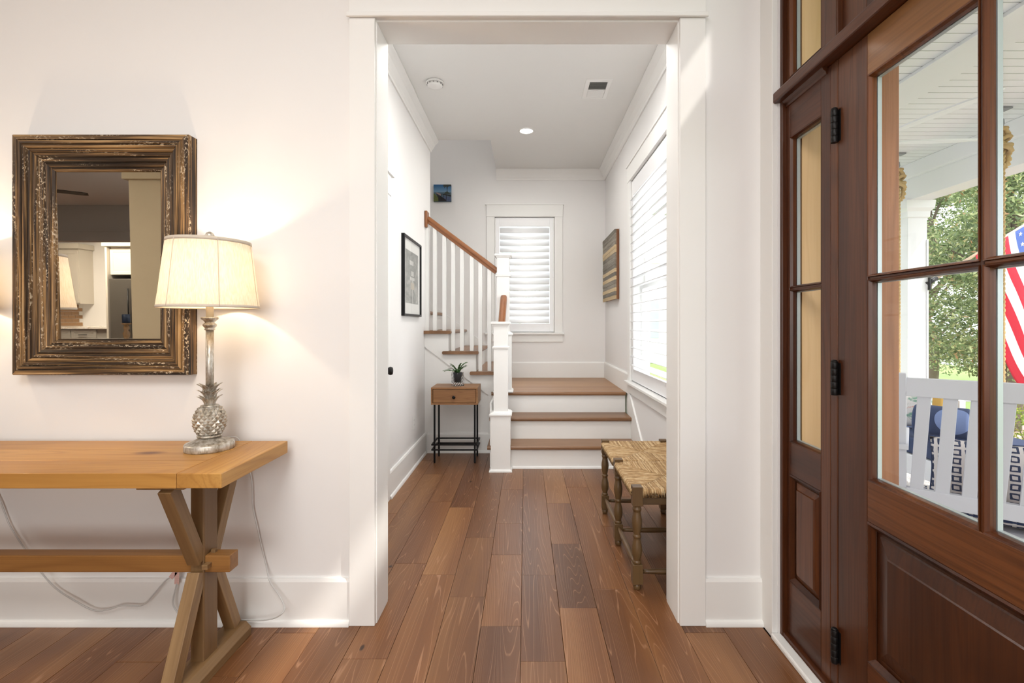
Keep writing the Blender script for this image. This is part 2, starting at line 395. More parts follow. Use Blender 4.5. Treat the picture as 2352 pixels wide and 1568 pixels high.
obj('head_casing', MB().box(OL-.106, OR+.106, D0b, D0b+.022, OZ+.01, OZ+.16), TRIM, ca, .0015)

# ---- baseboards
def baseboard(name, segs, label):
    b = structE(name, label, 'baseboard', segs[0][1:4])
    for (ax, x, y, z, L, sgn) in segs:
        # ax 'x': runs along +x from (x,y), board sticks out by sgn in y ; ax 'y': runs along +y, sticks out by sgn in x
        h, t = .185, .016
        poly = [(0, 0), (t, 0), (t, h-.012), (t-.005, h), (0, h)]
        sh = [(0, 0)] + [(t+.0005, 0)] + [(t+.014*math.cos(a), .020*math.sin(a)) for a in [i*PI/8 for i in range(5)]] + [(t, .02)]
        sh = [(t, 0)] + [(t+.014*math.cos(i*PI/10), .022*math.sin(i*PI/10)) for i in range(6)]
        if ax == 'x': f = lambda p, u: (x+u, y+sgn*p[0], z+p[1])
        else: f = lambda p, u: (x+sgn*p[0], y+u, z+p[1])
        obj('board', MB().prism(poly, f, 0, L), TRIM, b)
        if z == 0: obj('shoe_moulding', MB().prism(sh, f, 0, L), TRIM, b)
    return b
baseboard('baseboard_front', [('x', -3.2, D0, 0, 3.2+OL-.106, -1), ('x', OR+.106, D0, 0, .957-OR-.106, -1)], 'white baseboard along the foyer wall under the console')
baseboard('baseboard_hall_left', [('y', -HX, 3.345, 0, 4.575-3.345, 1), ('y', -HX, D0b+.02, 0, .12, 1)], 'white baseboard along the left hallway wall')
baseboard('baseboard_hall_right', [('y', HX, D0b+.02, 0, 1.72, -1)], 'white baseboard along the right hallway wall behind the bench')
baseboard('baseboard_stairs', [('x', -HX+.03, 4.575, 0, .60, -1)], 'white baseboard under the stairs behind the side table')
baseboard('baseboard_landing', [('x', -.16, DB, .576, HX+.16, -1), ('y', HX, 4.40, .576, DB-4.40, -1)], 'white baseboard around the stair landing')

# ---- crown moulding
def crown(name, ax, a, b, x, y, sgn, label):
    P = [(0, 0), (0, -.115), (.012, -.115), (.016, -.10), (.03, -.085), (.05, -.05), (.068, -.032), (.078, -.02), (.085, -.012), (.085, 0)]
    if ax == 'x': f = lambda p, u: (u, y+sgn*p[0], CZ+p[1])
    else: f = lambda p, u: (x+sgn*p[0], u, CZ+p[1])
    return struct(name, MB().prism(P, f, a, b), TRIM, label, 'trim')
crown('trim_2', 'y', D0b, 4.84, -HX, 0, 1, 'white crown moulding above the left hallway wall')
crown('trim_3', 'y', D0b, DB, HX, 0, -1, 'white crown moulding above the right hallway wall')
crown('trim_4', 'x', -.35, HX-.0, 0, DB, -1, 'white crown moulding above the landing window')

# ---- windows
def window(name, f, u0, u1, v0, v1, label, out, meeting):
    """casing, sill, apron and sash; f maps (u,v,h) with h>0 into the room; frame sits in the wall"""
    wn = structE(name, label, 'window', f((u0+u1)/2, v0, 0))
    def bx(n, a, b, c, d, h0, h1, mat=TRIM, bev=.0015):
        m = MB(); P = [f(a,c,h0), f(b,d,h1)]
        m.box(min(P[0][0],P[1][0]), max(P[0][0],P[1][0]), min(P[0][1],P[1][1]), max(P[0][1],P[1][1]), min(P[0][2],P[1][2]), max(P[0][2],P[1][2]))
        return obj(n, m, mat, wn, bev)
    bx('side_casing', u0-.098, u0-.004, v0, v1, 0, .02); bx('side_casing', u1+.004, u1+.098, v0, v1, 0, .02)
    bx('head_casing', u0-.102, u1+.102, v1, v1+.14, 0, .024); bx('head_cap', u0-.114, u1+.114, v1+.14, v1+.155, 0, .034)
    bx('sill', u0-.118, u1+.118, v0-.022, v0, -.001, .05, TRIM, .004); bx('apron', u0-.10, u1+.10, v0-.11, v0-.022, 0, .018)
    bx('jamb', u0-.004, u0+.012, v0, v1, -.15, 0); bx('jamb', u1-.012, u1+.004, v0, v1, -.15, 0)
    bx('head_jamb', u0, u1, v1-.012, v1, -.15, 0); bx('stool', u0, u1, v0-.01, v0+.012, -.15, 0)
    a, b = u0+.012, u1-.012; mid = meeting
    for (n, c, d, h) in (('upper_sash', mid-.02, v1-.012, -.125), ('lower_sash', v0+.012, mid+.02, -.095)):
        m = MB(); frameloop(m, a, b, c, d, [(0, 0), (0, .03), (.045, .03), (.05, .015), (.05, 0)], lambda u, v, hh, h=h: f(u, v, h+hh-.015))
        s = obj(n, m, TRIM, wn)
        m = MB(); P = [f(a+.045, c+.045, h-.002), f(b-.045, d-.045, h+.002)]
        m.box(min(P[0][0],P[1][0]), max(P[0][0],P[1][0]), min(P[0][1],P[1][1]), max(P[0][1],P[1][1]), min(P[0][2],P[1][2]), max(P[0][2],P[1][2]))
        obj('pane', m, GLASS, s)
    return wn
window('window_1', FY(DB), W1[0], W1[1], W1[2], W1[3], 'white cased window above the stair landing', 1, 1.8)
window('window_2', FR(HX), W2[0], W2[1], W2[2], W2[3], 'white cased window on the right hallway wall', 1, 1.55)
def shutter(f, u0, u1, v0, v1, lv0, lv1, n, ang, stile, label, hinge_u, lw=.089):
    t = thing('plantation_shutter', label, 'shutter', f((u0+u1)/2, v0, -.03), 'white plantation shutters')
    def bx(nm, a, b, c, d, h0, h1, mat=SHUT, bev=.002):
        m = MB(); P = [f(a,c,h0), f(b,d,h1)]
        m.box(min(P[0][0],P[1][0]), max(P[0][0],P[1][0]), min(P[0][1],P[1][1]), max(P[0][1],P[1][1]), min(P[0][2],P[1][2]), max(P[0][2],P[1][2]))
        return obj(nm, m, mat, t, bev)
    for (a, b) in ((u0+.012, u0+stile), (u1-stile, u1-.012)): bx('stile', a, b, v0+.003, v1-.003, -.03, 0)
    bx('rail', u0+stile, u1-stile, lv1+.005, v1-.003, -.03, 0); bx('rail', u0+stile, u1-stile, v0+.003, lv0-.005, -.03, 0)
    for hz in (v0+.2, (v0+v1)/2, v1-.2): bx('hinge', hinge_u-.006, hinge_u+.006, hz-.035, hz+.035, 0, .006, SHUT)
    a, b = u0+stile+.002, u1-stile-.002; pitch = (lv1-lv0)/n
    ca_, sa_ = math.cos(ang), math.sin(ang); ring = []
    for i in range(14):
        th = 2*PI*i/14; p = lw/2*math.cos(th); q = .006*math.sin(th)
        ring.append((p*ca_-q*sa_, p*sa_+q*ca_))      # (outwards, up)
    me = None
    for i in range(n):
        cz = lv0+pitch*(i+.5)
        if me is None:
            m = MB().loops([[f(u, cz+q, -.015-p) for p, q in ring] for u in (a, b)], True, True)
            o = obj('louver', m, SHUT, t); me = o
        else:
            c = me.copy(); C.objects.link(c); c.location = me.location + Vector((0, 0, pitch*i)); c.parent = t
    return t
shutter(FY(DB-.0), W1[0], W1[1], W1[2], W1[3], 1.228, 2.38, 15, math.radians(60), .055, 'white tilted louver shutter in the landing window', W1[1]-.01)
shutter(FR(HX-.0), W2[0], W2[1], W2[2], W2[3], .82, 2.35, 20, math.radians(9), .052, 'white open louver shutter in the hallway window by the bench', W2[1]-.01)

# ---- closet door at left of hall (its edge shows beyond the jamb)
d1 = structE('door_1', 'white hall door with black knob behind the opening jamb', 'door', (-HX, 2.8, 0))
obj('slab', MB().box(-HX+.002, -HX+.012, 2.42, 3.235, .01, 2.09), TRIM, d1, .002)
obj('side_casing', MB().box(-HX, -HX+.02, 3.245, 3.34, 0, 2.10), TRIM, d1, .002)
obj('side_casing', MB().box(-HX, -HX+.02, 2.31, 2.41, 0, 2.10), TRIM, d1, .002)
obj('head_casing', MB().box(-HX, -HX+.024, 2.30, 3.36, 2.10, 2.24), TRIM, d1, .002)
obj('head_cap', MB().box(-HX, -HX+.036, 2.28, 3.40, 2.24, 2.26), TRIM, d1, .002)
kn = MB(); kn.loops([[(-HX+.012+x, 3.175+r*math.cos(a), .905+r*math.sin(a)) for a in [i*PI/8 for i in range(16)]] for x, r in ((0, .028), (.008, .028), (.012, .011), (.035, .011), (.04, .022), (.055, .028), (.068, .024), (.072, .008))], True, True)
obj('door_knob', kn, IRON, d1)

# ------------------------------------------------------------------ STAIRCASE
RS = .192; LZ = 3*RS
st = thing('staircase', 'white and oak staircase turning left above the landing', 'staircase', (0, 4.06, 0))
noseP = [4.035, 4.28, 4.525]; risD = [4.065, 4.31, 4.555]
def tread_poly(y0, y1, z, th=.03):
    return [(y1, z-th), (y0+.008, z-th), (y0+.002, z-th+.006), (y0, z-th/2), (y0+.002, z-.006), (y0+.008, z), (y1, z)]
for i in range(2):
    y0, y1 = noseP[i], noseP[i+1]+.04; z = RS*(i+1)
    obj('tread', MB().prism(tread_poly(y0, y1, z), lambda p, u: (u, p[0], p[1]), -.32, .940), TREADX, st)
for i in range(3):
    obj('riser', MB().box(-.285, .940, risD[i], risD[i]+.018, RS*i, RS*(i+1)-.03), TRIM, st)
obj('shoe_moulding', MB().prism([(0,0)]+[(-.014*math.cos(i*PI/10), .02*math.sin(i*PI/10)) for i in range(6)], lambda p, u: (u, 4.065+p[0], p[1]), -.11, .94), TRIM, st)
obj('side_panel', MB().box(-.30, -.285, 4.07, 4.58, 0, LZ-.03), TRIM, st)
# landing boards (run along x)
yb = 4.525; n = 0; first = True
obj('tread', MB().prism(tread_poly(4.525, 4.615, LZ), lambda p, u: (u, p[0], p[1]), -.32, .940), TREADX, st)
yb = 4.616
while yb < DB-.02:
    y2 = min(yb+.1175, DB-.005)
    obj('landing_board', MB().box(-.29, .94, yb+.0008, y2-.0008, LZ-.03, LZ), FLOORX, st, .001); yb = y2
# skirt on right wall
sk = [(3.68, 0), (3.68, .10), (3.72, .10), (4.40, .60), (4.40, .761), (4.45, .761), (4.45, 0)]
obj('skirt_board', MB().prism(sk, lambda p, u: (u, p[0], p[1]), .940, HX), TRIM, st)
# flight two: treads go up to the left, open side faces the camera
F2 = 4.575
xr = [-.21-.2587*i for i in range(11)]       # riser faces
for i in range(9):
    z = LZ+RS*(i+1); xn = xr[i]+.028; xe = xr[i+1]-.01
    ya = F2-.05 if i < 3 else 4.845
    xl = xe-.045 if i < 2 else xe
    if i == 2: xl = -.953
    P = [(xl, z-.03), (xn-.008, z-.03), (xn-.002, z-.024), (xn, z-.015), (xn-.002, z-.006), (xn-.008, z), (xl, z)]
    if i < 2:
        m = MB().prism([(xn, z-.015), (xn-.003, z-.003), (xn-.010, z), (xl+.010, z), (xl+.003, z-.003), (xl, z-.015), (xl+.003, z-.027), (xl+.01, z-.03), (xn-.01, z-.03), (xn-.003, z-.027)], lambda p, u: (p[0], u, p[1]), ya, F2)
        m.prism([(xe, z-.03), (xn-.008, z-.03), (xn, z-.015), (xn-.008, z), (xe, z)], lambda p, u: (p[0], u, p[1]), F2, DB-.015)
        obj('tread', m, TREADY, st)
    elif i == 2:
        m = MB().prism(P, lambda p, u: (p[0], u, p[1]), ya, 4.835)
        P2 = [(xe, z-.03)] + P[1:-1] + [(xe, z)]
        m.prism(P2, lambda p, u: (p[0], u, p[1]), 4.845, DB-.015)
        obj('tread', m, TREADY, st)
    else: obj('tread', MB().prism(P, lambda p, u: (p[0], u, p[1]), ya, DB-.015), TREADY, st)
    obj('riser', MB().box(xr[i]-.018, xr[i], F2+.02 if i < 3 else 4.845, DB-.015, LZ+RS*i, z-.03), TRIM, st)
# wall under flight two
P = [(-.954, 0), (-.285, 0), (-.285, LZ-.03), (xr[0]-.001, LZ-.03), (xr[0]-.001, LZ+RS-.03), (xr[1], LZ+RS-.03), (xr[1], LZ+2*RS-.03), (xr[2], LZ+2*RS-.03), (xr[2], LZ+3*RS-.03), (-.954, LZ+3*RS-.03)]
obj('closed_wall', MB().prism(P, lambda p, u: (p[0], u, p[1]), F2, F2+.02), TRIM, st)
P = [(-.954, 1.0), (-.354, .545), (-.305, .545), (-.305, LZ-.03), (xr[0]-.001, LZ-.03), (xr[0]-.001, LZ+RS-.03), (xr[1], LZ+RS-.03), (xr[1], LZ+2*RS-.03), (xr[2], LZ+2*RS-.03), (xr[2], LZ+3*RS-.03), (-.954, LZ+3*RS-.03)]
obj('stringer', MB().prism(P, lambda p, u: (p[0], u, p[1]), F2-.013, F2), TRIM, st)
obj('corner_board', MB().box(-.354, -.302, F2-.013, F2, .0, .545), TRIM, st, .001)
# skirt on the back wall of flight two
P = [(-.16, LZ), (-.16, .745), (-.21, .78), (-2.3, .78+2.09*RS/.2587), (-2.3, .5+2.09*RS/.2587), (-.21, LZ)]
obj('skirt_board', MB().prism(P, lambda p, u: (p[0], u, p[1]), DB-.015, DB), TRIM, st)
def newel(cx, cy, z0, zb, zc, z1, foot):
    h = .08; s = .058
    m = MB().box(cx-h, cx+h, cy-h, cy+h, z0, zb)
    def ring(z, r): return [(cx-r, cy-r, z), (cx+r, cy-r, z), (cx+r, cy+r, z), (cx-r, cy+r, z)]
    m.loops([ring(zb-.028, h+.002), ring(zb-.024, h+.012), ring(zb-.012, h+.012), ring(zb-.004, h+.002), ring(zb+.008, s)], True)
    m.loops([ring(zb, s), ring(z1-.035, s), ring(z1-.033, s+.008), ring(z1-.022, s+.012), ring(z1-.018, s+.022), ring(z1-.004, s+.022), ring(z1, s+.016)], True)
    m.loops([ring(zc-.012, s), ring(zc-.008, s+.010), ring(zc+.004, s+.012), ring(zc+.01, s)], True)
    if foot: m.loops([ring(z0, h+.015), ring(z0+.01, h+.014), ring(z0+.022, h+.002)], True)
    return obj('newel_post', m, TRIM, st)
newel(-.205, 4.045, 0, .485, 1.02, 1.233, True)
newel(-.211, 4.605, LZ, 1.135, 1.672, 1.874, True)
# handrails
def rail(p0, p1, parent=st, mat=RAILW):
    p0 = Vector(p0); p1 = Vector(p1); d = p1-p0; L = d.length; x = d.normalized(); y = Vector((0,0,1)).cross(x).normalized(); z = x.cross(y)
    prof = [(-.022, -.03), (.022, -.03), (.024, -.012), (.031, .0), (.031, .012), (.024, .026), (.010, .032), (-.010, .032), (-.024, .026), (-.031, .012), (-.031, 0), (-.024, -.012)]
    m = MB().loops([[(u, a, b) for a, b in prof] for u in (-L/2, L/2)], True)
    return obj('handrail', m, mat, parent, 0, (p0+p1)/2, Matrix((x, y, z)).transposed().to_quaternion())
HY = 4.605
rail((-.272, HY, 1.713), (-.935, HY, 2.212))
rail((-.205, 4.10, 1.175), (-.205, 4.56, 1.46))
obj('rosette', MB().box(-.953, -.927, HY-.05, HY+.05, 2.13, 2.285), RAILZ, st, .006)
for i, px in enumerate((994.2-7.5, 999.3, 1020.8, 1041, 1061.2, 1083.8, 1103.3, 1124.3)):
    X = (px-1207)/1110*HY
    if i == 0: X = -.937
    z0 = LZ+RS*(3 if X < -.73 else 2 if X < -.445 else 1)
    zt = 1.713+(X+.272)*(2.212-1.713)/(-.935+.272)-.03
    hw = .0175
    obj('baluster', MB().box(X-hw, X+hw, HY-hw, HY+hw, z0, zt), TRIM, st, .001)
for k, (yy, zb) in enumerate(((4.14, RS), (4.225, RS), (4.33, 2*RS), (4.415, 2*RS), (4.49, 2*RS))):
    zt = 1.175+(yy-4.10)*(.285/.46)-.03
    obj('baluster', MB().box(-.2225, -.1875, yy-.0175, yy+.0175, zb, zt), TRIM, st, .001)

# ------------------------------------------------------------------ ENTRY DOOR UNIT (right wall)
XW = .975
tr = structE('trim_6', 'white casing around the mahogany entry door', 'trim', (XW, 1.9, 0))
obj('side_casing', MB().box(.953, XW, 1.868, D0, 0, 3.0), TRIM, tr, .002)
obj('floor_strip', MB().box(.945, .985, .2, 1.865, 0, .022), TRIM, tr, .006)
XD = 1.0          # inner face of door and sidelight
fr = structE('trim_7', 'mahogany frame and transom bar of the entry', 'trim', (XD, 1.2, 0))
obj('jamb', MB().box(.982, 1.044, 1.849, 1.867, 0, UZ), MAHZ, fr, .003)
obj('mullion', MB().box(1.0, 1.15, 1.549, 1.585, 0, 2.06), MAHZ, fr, .003)
obj('mullion', MB().box(.992, 1.15, 1.54, 1.60, 2.105, UZ), MAHZ, fr, .004)
obj('transom_bar', MB().box(.955, 1.14, .28, 1.868, 2.062, 2.102), MAHY, fr, .006)
obj('transom_moulding', MB().prism([(0, 0), (.018, 0), (.014, -.008), (.006, -.014), (.004, -.022), (0, -.024)], lambda p, u: (1.0-p[0], u, 2.062+p[1]), 1.60, 1.848), MAHY, fr)
obj('sill_board', MB().box(.985, 1.16, .2, 1.865, .0, .035), MAHY, fr, .003)
obj('jamb', MB().box(1.0, 1.15, .565, .60, 0, 2.06), MAHZ, fr, .003)
def rect(name, parent, mat, y0, y1, z0, z1, xa, xb, bev=.002):
    return obj(name, MB().box(xa, xb, y0, y1, z0, z1), mat, parent, bev)
def glazed(parent, y0, y1, z0, z1, x0, x1, mat):
    """sticking moulding + pane + spacer around one light"""
    m = MB(); frameloop(m, y0, y1, z0, z1, [(0, 0), (0, .022), (.003, .021), (.007, .012), (.008, .004), (.008, 0)], lambda u, v, h: (x0+.022-h, u, v))
    obj('glazing_bead', m, mat, parent)
    m = MB(); frameloop(m, y0+.006, y1-.006, z0+.006, z1-.006, [(0, 0), (0, .012), (.0035, .012), (.0035, 0)], lambda u, v, h: (x0+.022+.014-h, u, v))
    sp = obj('spacer', m, SPACER, parent)
    obj('pane', MB().box(x0+.0235, x0+.0265, y0+.005, y1-.005, z0+.005, z1-.005), GLASS, parent)
    m = MB(); frameloop(m, y0, y1, z0, z1, [(0, 0), (0, .008), (.008, .003), (.008, 0)], lambda u, v, h: (x0+.034+h, u, v))
    obj('outer_bead', m, mat, parent)
def panel(parent, y0, y1, z0, z1, x0, mat, mm):
    m = MB(); frameloop(m, y0, y1, z0, z1, [(0, -.012), (0, .0), (.006, .003), (.012, -.003), (.020, -.010), (.020, -.012)], lambda u, v, h: (x0-h, u, v))
    obj('panel_moulding', m, mm, parent)
    m = MB(); prof = [(.016, -.016), (.03, -.016), (.034, -.013), (.075, -.004), (.078, .0)]
    if y1-y0 < .25: prof = [(.014, -.016), (.022, -.016), (.025, -.013), (.045, -.005), (.047, .0)]
    f = lambda u, v, h: (x0-h, u, v)
    cor = lambda i: [(y0+i, z0+i), (y1-i, z0+i), (y1-i, z1-i), (y0+i, z1-i)]
    rings = [[f(u, v, h) for u, v in cor(i)] for i, h in prof]
    m.loops([[(x0+.035, u, v) for u, v in cor(.014)]]+rings, True)
    obj('raised_panel', m, mat, parent)
# front door: y .60 .. 1.546
dr = structE('door_2', 'mahogany entry door with four glass panes and raised lower panel', 'door', (XD, 1.07, 0))
xa, xb = XD, XD+.044
Yh, Yl = 1.545, .603
rect('stile', dr, MAHZ, 1.414, Yh, .04, 2.058, xa, xb); rect('stile', dr, MAHZ, Yl, .715, .04, 2.058, xa, xb)
rect('rail', dr, MAHYL, .715, 1.414, 1.938, 2.058, xa, xb); rect('rail', dr, MAHY, .715, 1.414, .635, .754, xa, xb); rect('rail', dr, MAHY, .715, 1.414, .04, .224, xa, xb)
rect('muntin', dr, MAHZ, 1.0575, 1.0665, .754, 1.938, xa+.003, xb)
rect('muntin', dr, MAHY, 1.0665, 1.414, 1.3405, 1.3495, xa+.004, xb); rect('muntin', dr, MAHY, .715, 1.0575, 1.3405, 1.3495, xa+.004, xb)
for (a, b) in ((1.0665, 1.414), (.715, 1.0575)):
    for (c, d) in ((.754, 1.3405), (1.3495, 1.938)): glazed(dr, a, b, c, d, xa, xb, MAHZ)
panel(dr, .715, 1.414, .224, .635, xa, MAHP, MAHZ)
for hz in (.180, 1.037, 1.845):
    m = MB()
    for k in range(5): m.lathe([(.0100, 0), (.0106, .001), (.0106, .0200), (.0100, .021)], .990, 1.549, hz-.053+k*.0212, 14)
    m.lathe([(.010, 0), (.009, .004), (.004, .007)], .990, 1.549, hz+.053, 12)
    m.box(.9985, 1.0005, 1.532, 1.549, hz-.05, hz+.05)
    obj('hinge', m, IRON, dr)
obj('door_handle', MB().tube([(.99, .66, .98), (.95, .66, .98), (.945, .67, .98), (.945, .78, .98)], .009, 8), IRON, dr)
# sidelight
sl = structE('window_3', 'narrow mahogany sidelight left of the entry door', 'window', (XD, 1.7, 0))
rect('stile', sl, MAHZ, 1.831, 1.848, .035, 2.06, xa, xb); rect('stile', sl, MAHZ, 1.585, 1.635, .035, 2.06, xa, xb)
rect('rail', sl, MAHY, 1.635, 1.831, 1.918, 2.06, xa, xb); rect('rail', sl, MAHY, 1.635, 1.831, .645, .766, xa, xb); rect('rail', sl, MAHY, 1.635, 1.831, .035, .24, xa, xb)
rect('muntin', sl, MAHY, 1.635, 1.831, 1.3405, 1.3495, xa+.004, xb)
glazed(sl, 1.635, 1.831, .766, 1.3405, xa, xb, MAHZ); glazed(sl, 1.635, 1.831, 1.3495, 1.918, xa, xb, MAHZ)
panel(sl, 1.635, 1.831, .24, .645, xa, MAHZ, MAHZ)
obj('outer_jamb', MB().box(1.046, 1.195, 1.828, 1.864, 0, 2.9), SUNLITW, sl, .001)
obj('outer_jamb', MB().box(1.046, 1.195, 1.546, 1.60, 0, 2.06), BROWNX, dr, .001)
# transoms
tw = structE('window_4', 'small mahogany transom above the sidelight', 'window', (XD, 1.7, 2.3))
for (a, b) in ((1.831, 1.848), (1.60, 1.635)): rect('stile', tw, MAHZ, a, b, 2.102, UZ, xa, xb)
rect('rail', tw, MAHY, 1.635, 1.831, 2.102, 2.145, xa, xb); rect('rail', tw, MAHY, 1.635, 1.831, UZ-.1, UZ, xa, xb)
glazed(tw, 1.635, 1.831, 2.145, UZ-.1, xa, xb, MAHZ)
tw = structE('window_5', 'mahogany transom panel above the entry door', 'window', (XD, 1.0, 2.3))
rect('stile', tw, MAHZ, 1.43, 1.54, 2.102, UZ, xa+.01, xb); rect('stile', tw, MAHZ, .30, .42, 2.102, UZ, xa+.01, xb)
rect('rail', tw, MAHY, .42, 1.43, 2.102, 2.20, xa+.01, xb); rect('rail', tw, MAHY, .42, 1.43, UZ-.1, UZ, xa+.01, xb)
glazed(tw, .42, 1.43, 2.20, UZ-.1, xa+.01, xb, MAHZ)
rect('stile', fr, MAHZ, .25, .60, .035, 2.06, 1.0, 1.05)
# ------------------------------------------------------------------ MIRROR
def distress(axis):
    t = NT('distressed_frame_'+'xyz'[axis]); s1 = [120, 120, 120]; s1[axis] = 2.2
    v, r = t.coords(tuple(s1), 30); n1 = t.noise(v, 1, 4, .65)
    s2 = [34, 34, 34]; s2[axis] = 1.4; v2, _ = t.coords(tuple(s2), 13); n2 = t.noise(v2, 1, 2, .5)
    c = t.ramp(t.math('ADD', t.math('MULTIPLY', n1, .65), t.math('MULTIPLY', n2, .35)), [(.40, rgb(38, 30, 24)), (.48, rgb(70, 55, 42)), (.535, rgb(116, 90, 60)), (.61, rgb(172, 138, 94)), (.70, rgb(204, 178, 138))])
    s3 = [160, 160, 160]; s3[axis] = 90; v3, _ = t.coords(tuple(s3), 9); n3 = t.noise(v3, 1, 3, .6)
    s4 = [40, 40, 40]; s4[axis] = 3; v4, _ = t.coords(tuple(s4), 21); n4 = t.noise(v4, 1, 2, .5)
    k = t.math('MULTIPLY', t.ramp(n3, [(.54, 0.0), (.60, 1.0)]), t.ramp(n4, [(.52, 0.0), (.62, 1.0)]))
    t.base(t.mix(t.math('MULTIPLY', k, .85), c, rgb(220, 202, 174))); t.set(.55, 0, .3)
    t.bump(t.math('ADD', n1, k), .5, .002); return t.m
DX, DZ = distress(0), distress(2)
MX0, MX1, MZ0, MZ1 = -2.026, -1.332, 1.010, 1.961
mi = thing('wall_mirror', 'rectangular wall mirror in a thick distressed brown and gold wooden frame', 'mirror', ((MX0+MX1)/2, D0, MZ0))
prof = [(0, 0), (0, .05), (.004, .057), (.020, .058), (.023, .053), (.026, .058), (.036, .058), (.039, .050), (.042, .056), (.050, .055), (.053, .046), (.058, .050), (.064, .048), (.067, .040), (.072, .045), (.080, .042), (.084, .034), (.089, .038), (.100, .033), (.104, .026), (.109, .030), (.117, .026), (.121, .019), (.126, .022), (.134, .018), (.137, .010), (.142, .010), (.142, 0)]
for s, (n, mt) in enumerate((('bottom_rail', DX), ('side_rail', DZ), ('top_rail', DX), ('side_rail', DZ))):
    m = MB(); frameloop(m, MX0, MX1, MZ0, MZ1, prof, FY(D0), 0, False, (s,)); o = obj(n.split('_')[1] and 'frame_rail', m, mt, mi)
m = MB(); zc = (MZ0+MZ1)/2; tl = .015
def ty(z, o): return D0-.011-(z-zc)*tl - o + .001
a, b, c, d = MX0+.138, MX1-.138, MZ0+.138, MZ1-.138
m.add([(a, ty(c,0), c), (b, ty(c,0), c), (b, ty(d,0), d), (a, ty(d,0), d), (a, ty(c,-.003), c), (b, ty(c,-.003), c), (b, ty(d,-.003), d), (a, ty(d,-.003), d)], [(0,1,2,3), (4,7,6,5), (0,4,5,1), (1,5,6,2), (2,6,7,3), (3,7,4,0)])
obj('mirror_glass', m, MIRROR, mi)

# ------------------------------------------------------------------ CONSOLE TABLE
TX1, TX0, TY0, TY1, TZ = -.940, -2.42, 1.493, 1.912, .75
ct = thing('console_table', 'honey pine trestle console table with crossed braces under the mirror', 'table', ((TX0+TX1)/2, 1.7, 0))
bw = .14; nb = 3
for k in range(nb):
    y0 = TY0+(TY1-TY0)*k/nb; y1 = TY0+(TY1-TY0)*(k+1)/nb
    obj('tabletop_board', MB().box(TX0+bw, TX1-bw, y0, y1-.0002, TZ-.047, TZ), PINE[0], ct, .0015)
for (a, b) in ((TX1-bw+.0008, TX1), (TX0, TX0+bw-.0008)):
    obj('breadboard_end', MB().box(a, b, TY0, TY1, TZ-.047, TZ), PINE[1], ct, .003)
def trestle(xc):
    hx = .0235; yc = 1.6975
    obj('post', MB().box(xc-hx, xc+hx, yc-.0375, yc+.0375, .045, TZ-.065), PINED[2], ct, .004)
    obj('cleat', MB().box(xc-.10, xc+.05, TY0+.03, TY1-.03, TZ-.062, TZ-.047), PINED[1], ct, .002)
    m = MB().prism([(-.055, 0), (.055, 0), (.055, .03), (.035, .052), (-.035, .052), (-.055, .03)], lambda p, u: (xc+p[0], u, p[1]), TY0-.0, TY1-.02)
    obj('foot', m, PINED[1], ct, .002)
    for sg in (-1, 1):
        beam('brace', (xc, yc+sg*.172, TZ-.058), (xc, yc+sg*.038, .40), .042, .042, PINED[0], ct, .002, Vector((1, 0, 0)))
        beam('brace', (xc, yc+sg*.165, .055), (xc, yc+sg*.038, .36), .042, .042, PINED[0], ct, .002, Vector((1, 0, 0)))
trestle(-1.128); trestle(-2.232)
obj('stretcher', MB().box(-2.36, -1.02, 1.667, 1.717, .355, .413), wood('stretcher_pine', rgb(118, 78, 38), rgb(146, 102, 54), rgb(164, 120, 68), 0, .8, .45, hue=.03, K=12, knots=.13, knotcol=rgb(80, 46, 22), fine=.4, lines=.5), ct, .003)
for xs in (-1.104+.012, -2.256-.012):
    obj('peg', MB().box(xs-.010, xs+.010, 1.655-.012, 1.73+.012, .375, .392), PINED[1], ct, .002)
    obj('peg', MB().box(xs-.008, xs+.008, 1.688, 1.702, .35, .425), PINED[2], ct, .002)

# ------------------------------------------------------------------ TABLE LAMPS
def silver():
    t = NT('antique_silver'); v, r = t.coords((1, 1, .35), 3); n = t.noise(v, 60, 4, .7); n2 = t.noise(v, 14, 3, .6)
    c = t.ramp(n, [(.35, rgb(140, 130, 114)), (.5, rgb(186, 180, 168)), (.65, rgb(216, 214, 208))])
    t.base(t.mix(t.ramp(n2, [(.5, 0.0), (.7, .5)]), c, rgb(150, 128, 94))); t.set(.38, .6); t.bump(n, .2, .001); return t.m
SILV = silver()
def shade_mat():
    t = NT('linen_shade'); t.t.nodes.remove(t.b)
    v, r = t.coords((1, 1, .06), 3); n = t.noise(v, 300, 3, .6)
    c = t.ramp(n, [(.35, rgb(240, 232, 220)), (.6, rgb(252, 249, 243))])
    d = t.n('ShaderNodeBsdfDiffuse'); tr = t.n('ShaderNodeBsdfTranslucent'); t.l(c, d.inputs[0]); t.l(c, tr.inputs[0])
    mx = t.n('ShaderNodeMixShader'); mx.inputs[0].default_value = .7; t.l(d.outputs[0], mx.inputs[1]); t.l(tr.outputs[0], mx.inputs[2]); t.l(mx.outputs[0], t.out.inputs[0])
    return t.m
SHADE = shade_mat(); SBAND = paint('shade_trim_linen', rgb(208, 196, 180), .9, var=.05, nscale=80)
BULB = emit('bulb_glow', (1, .75, .45, 1), 12)
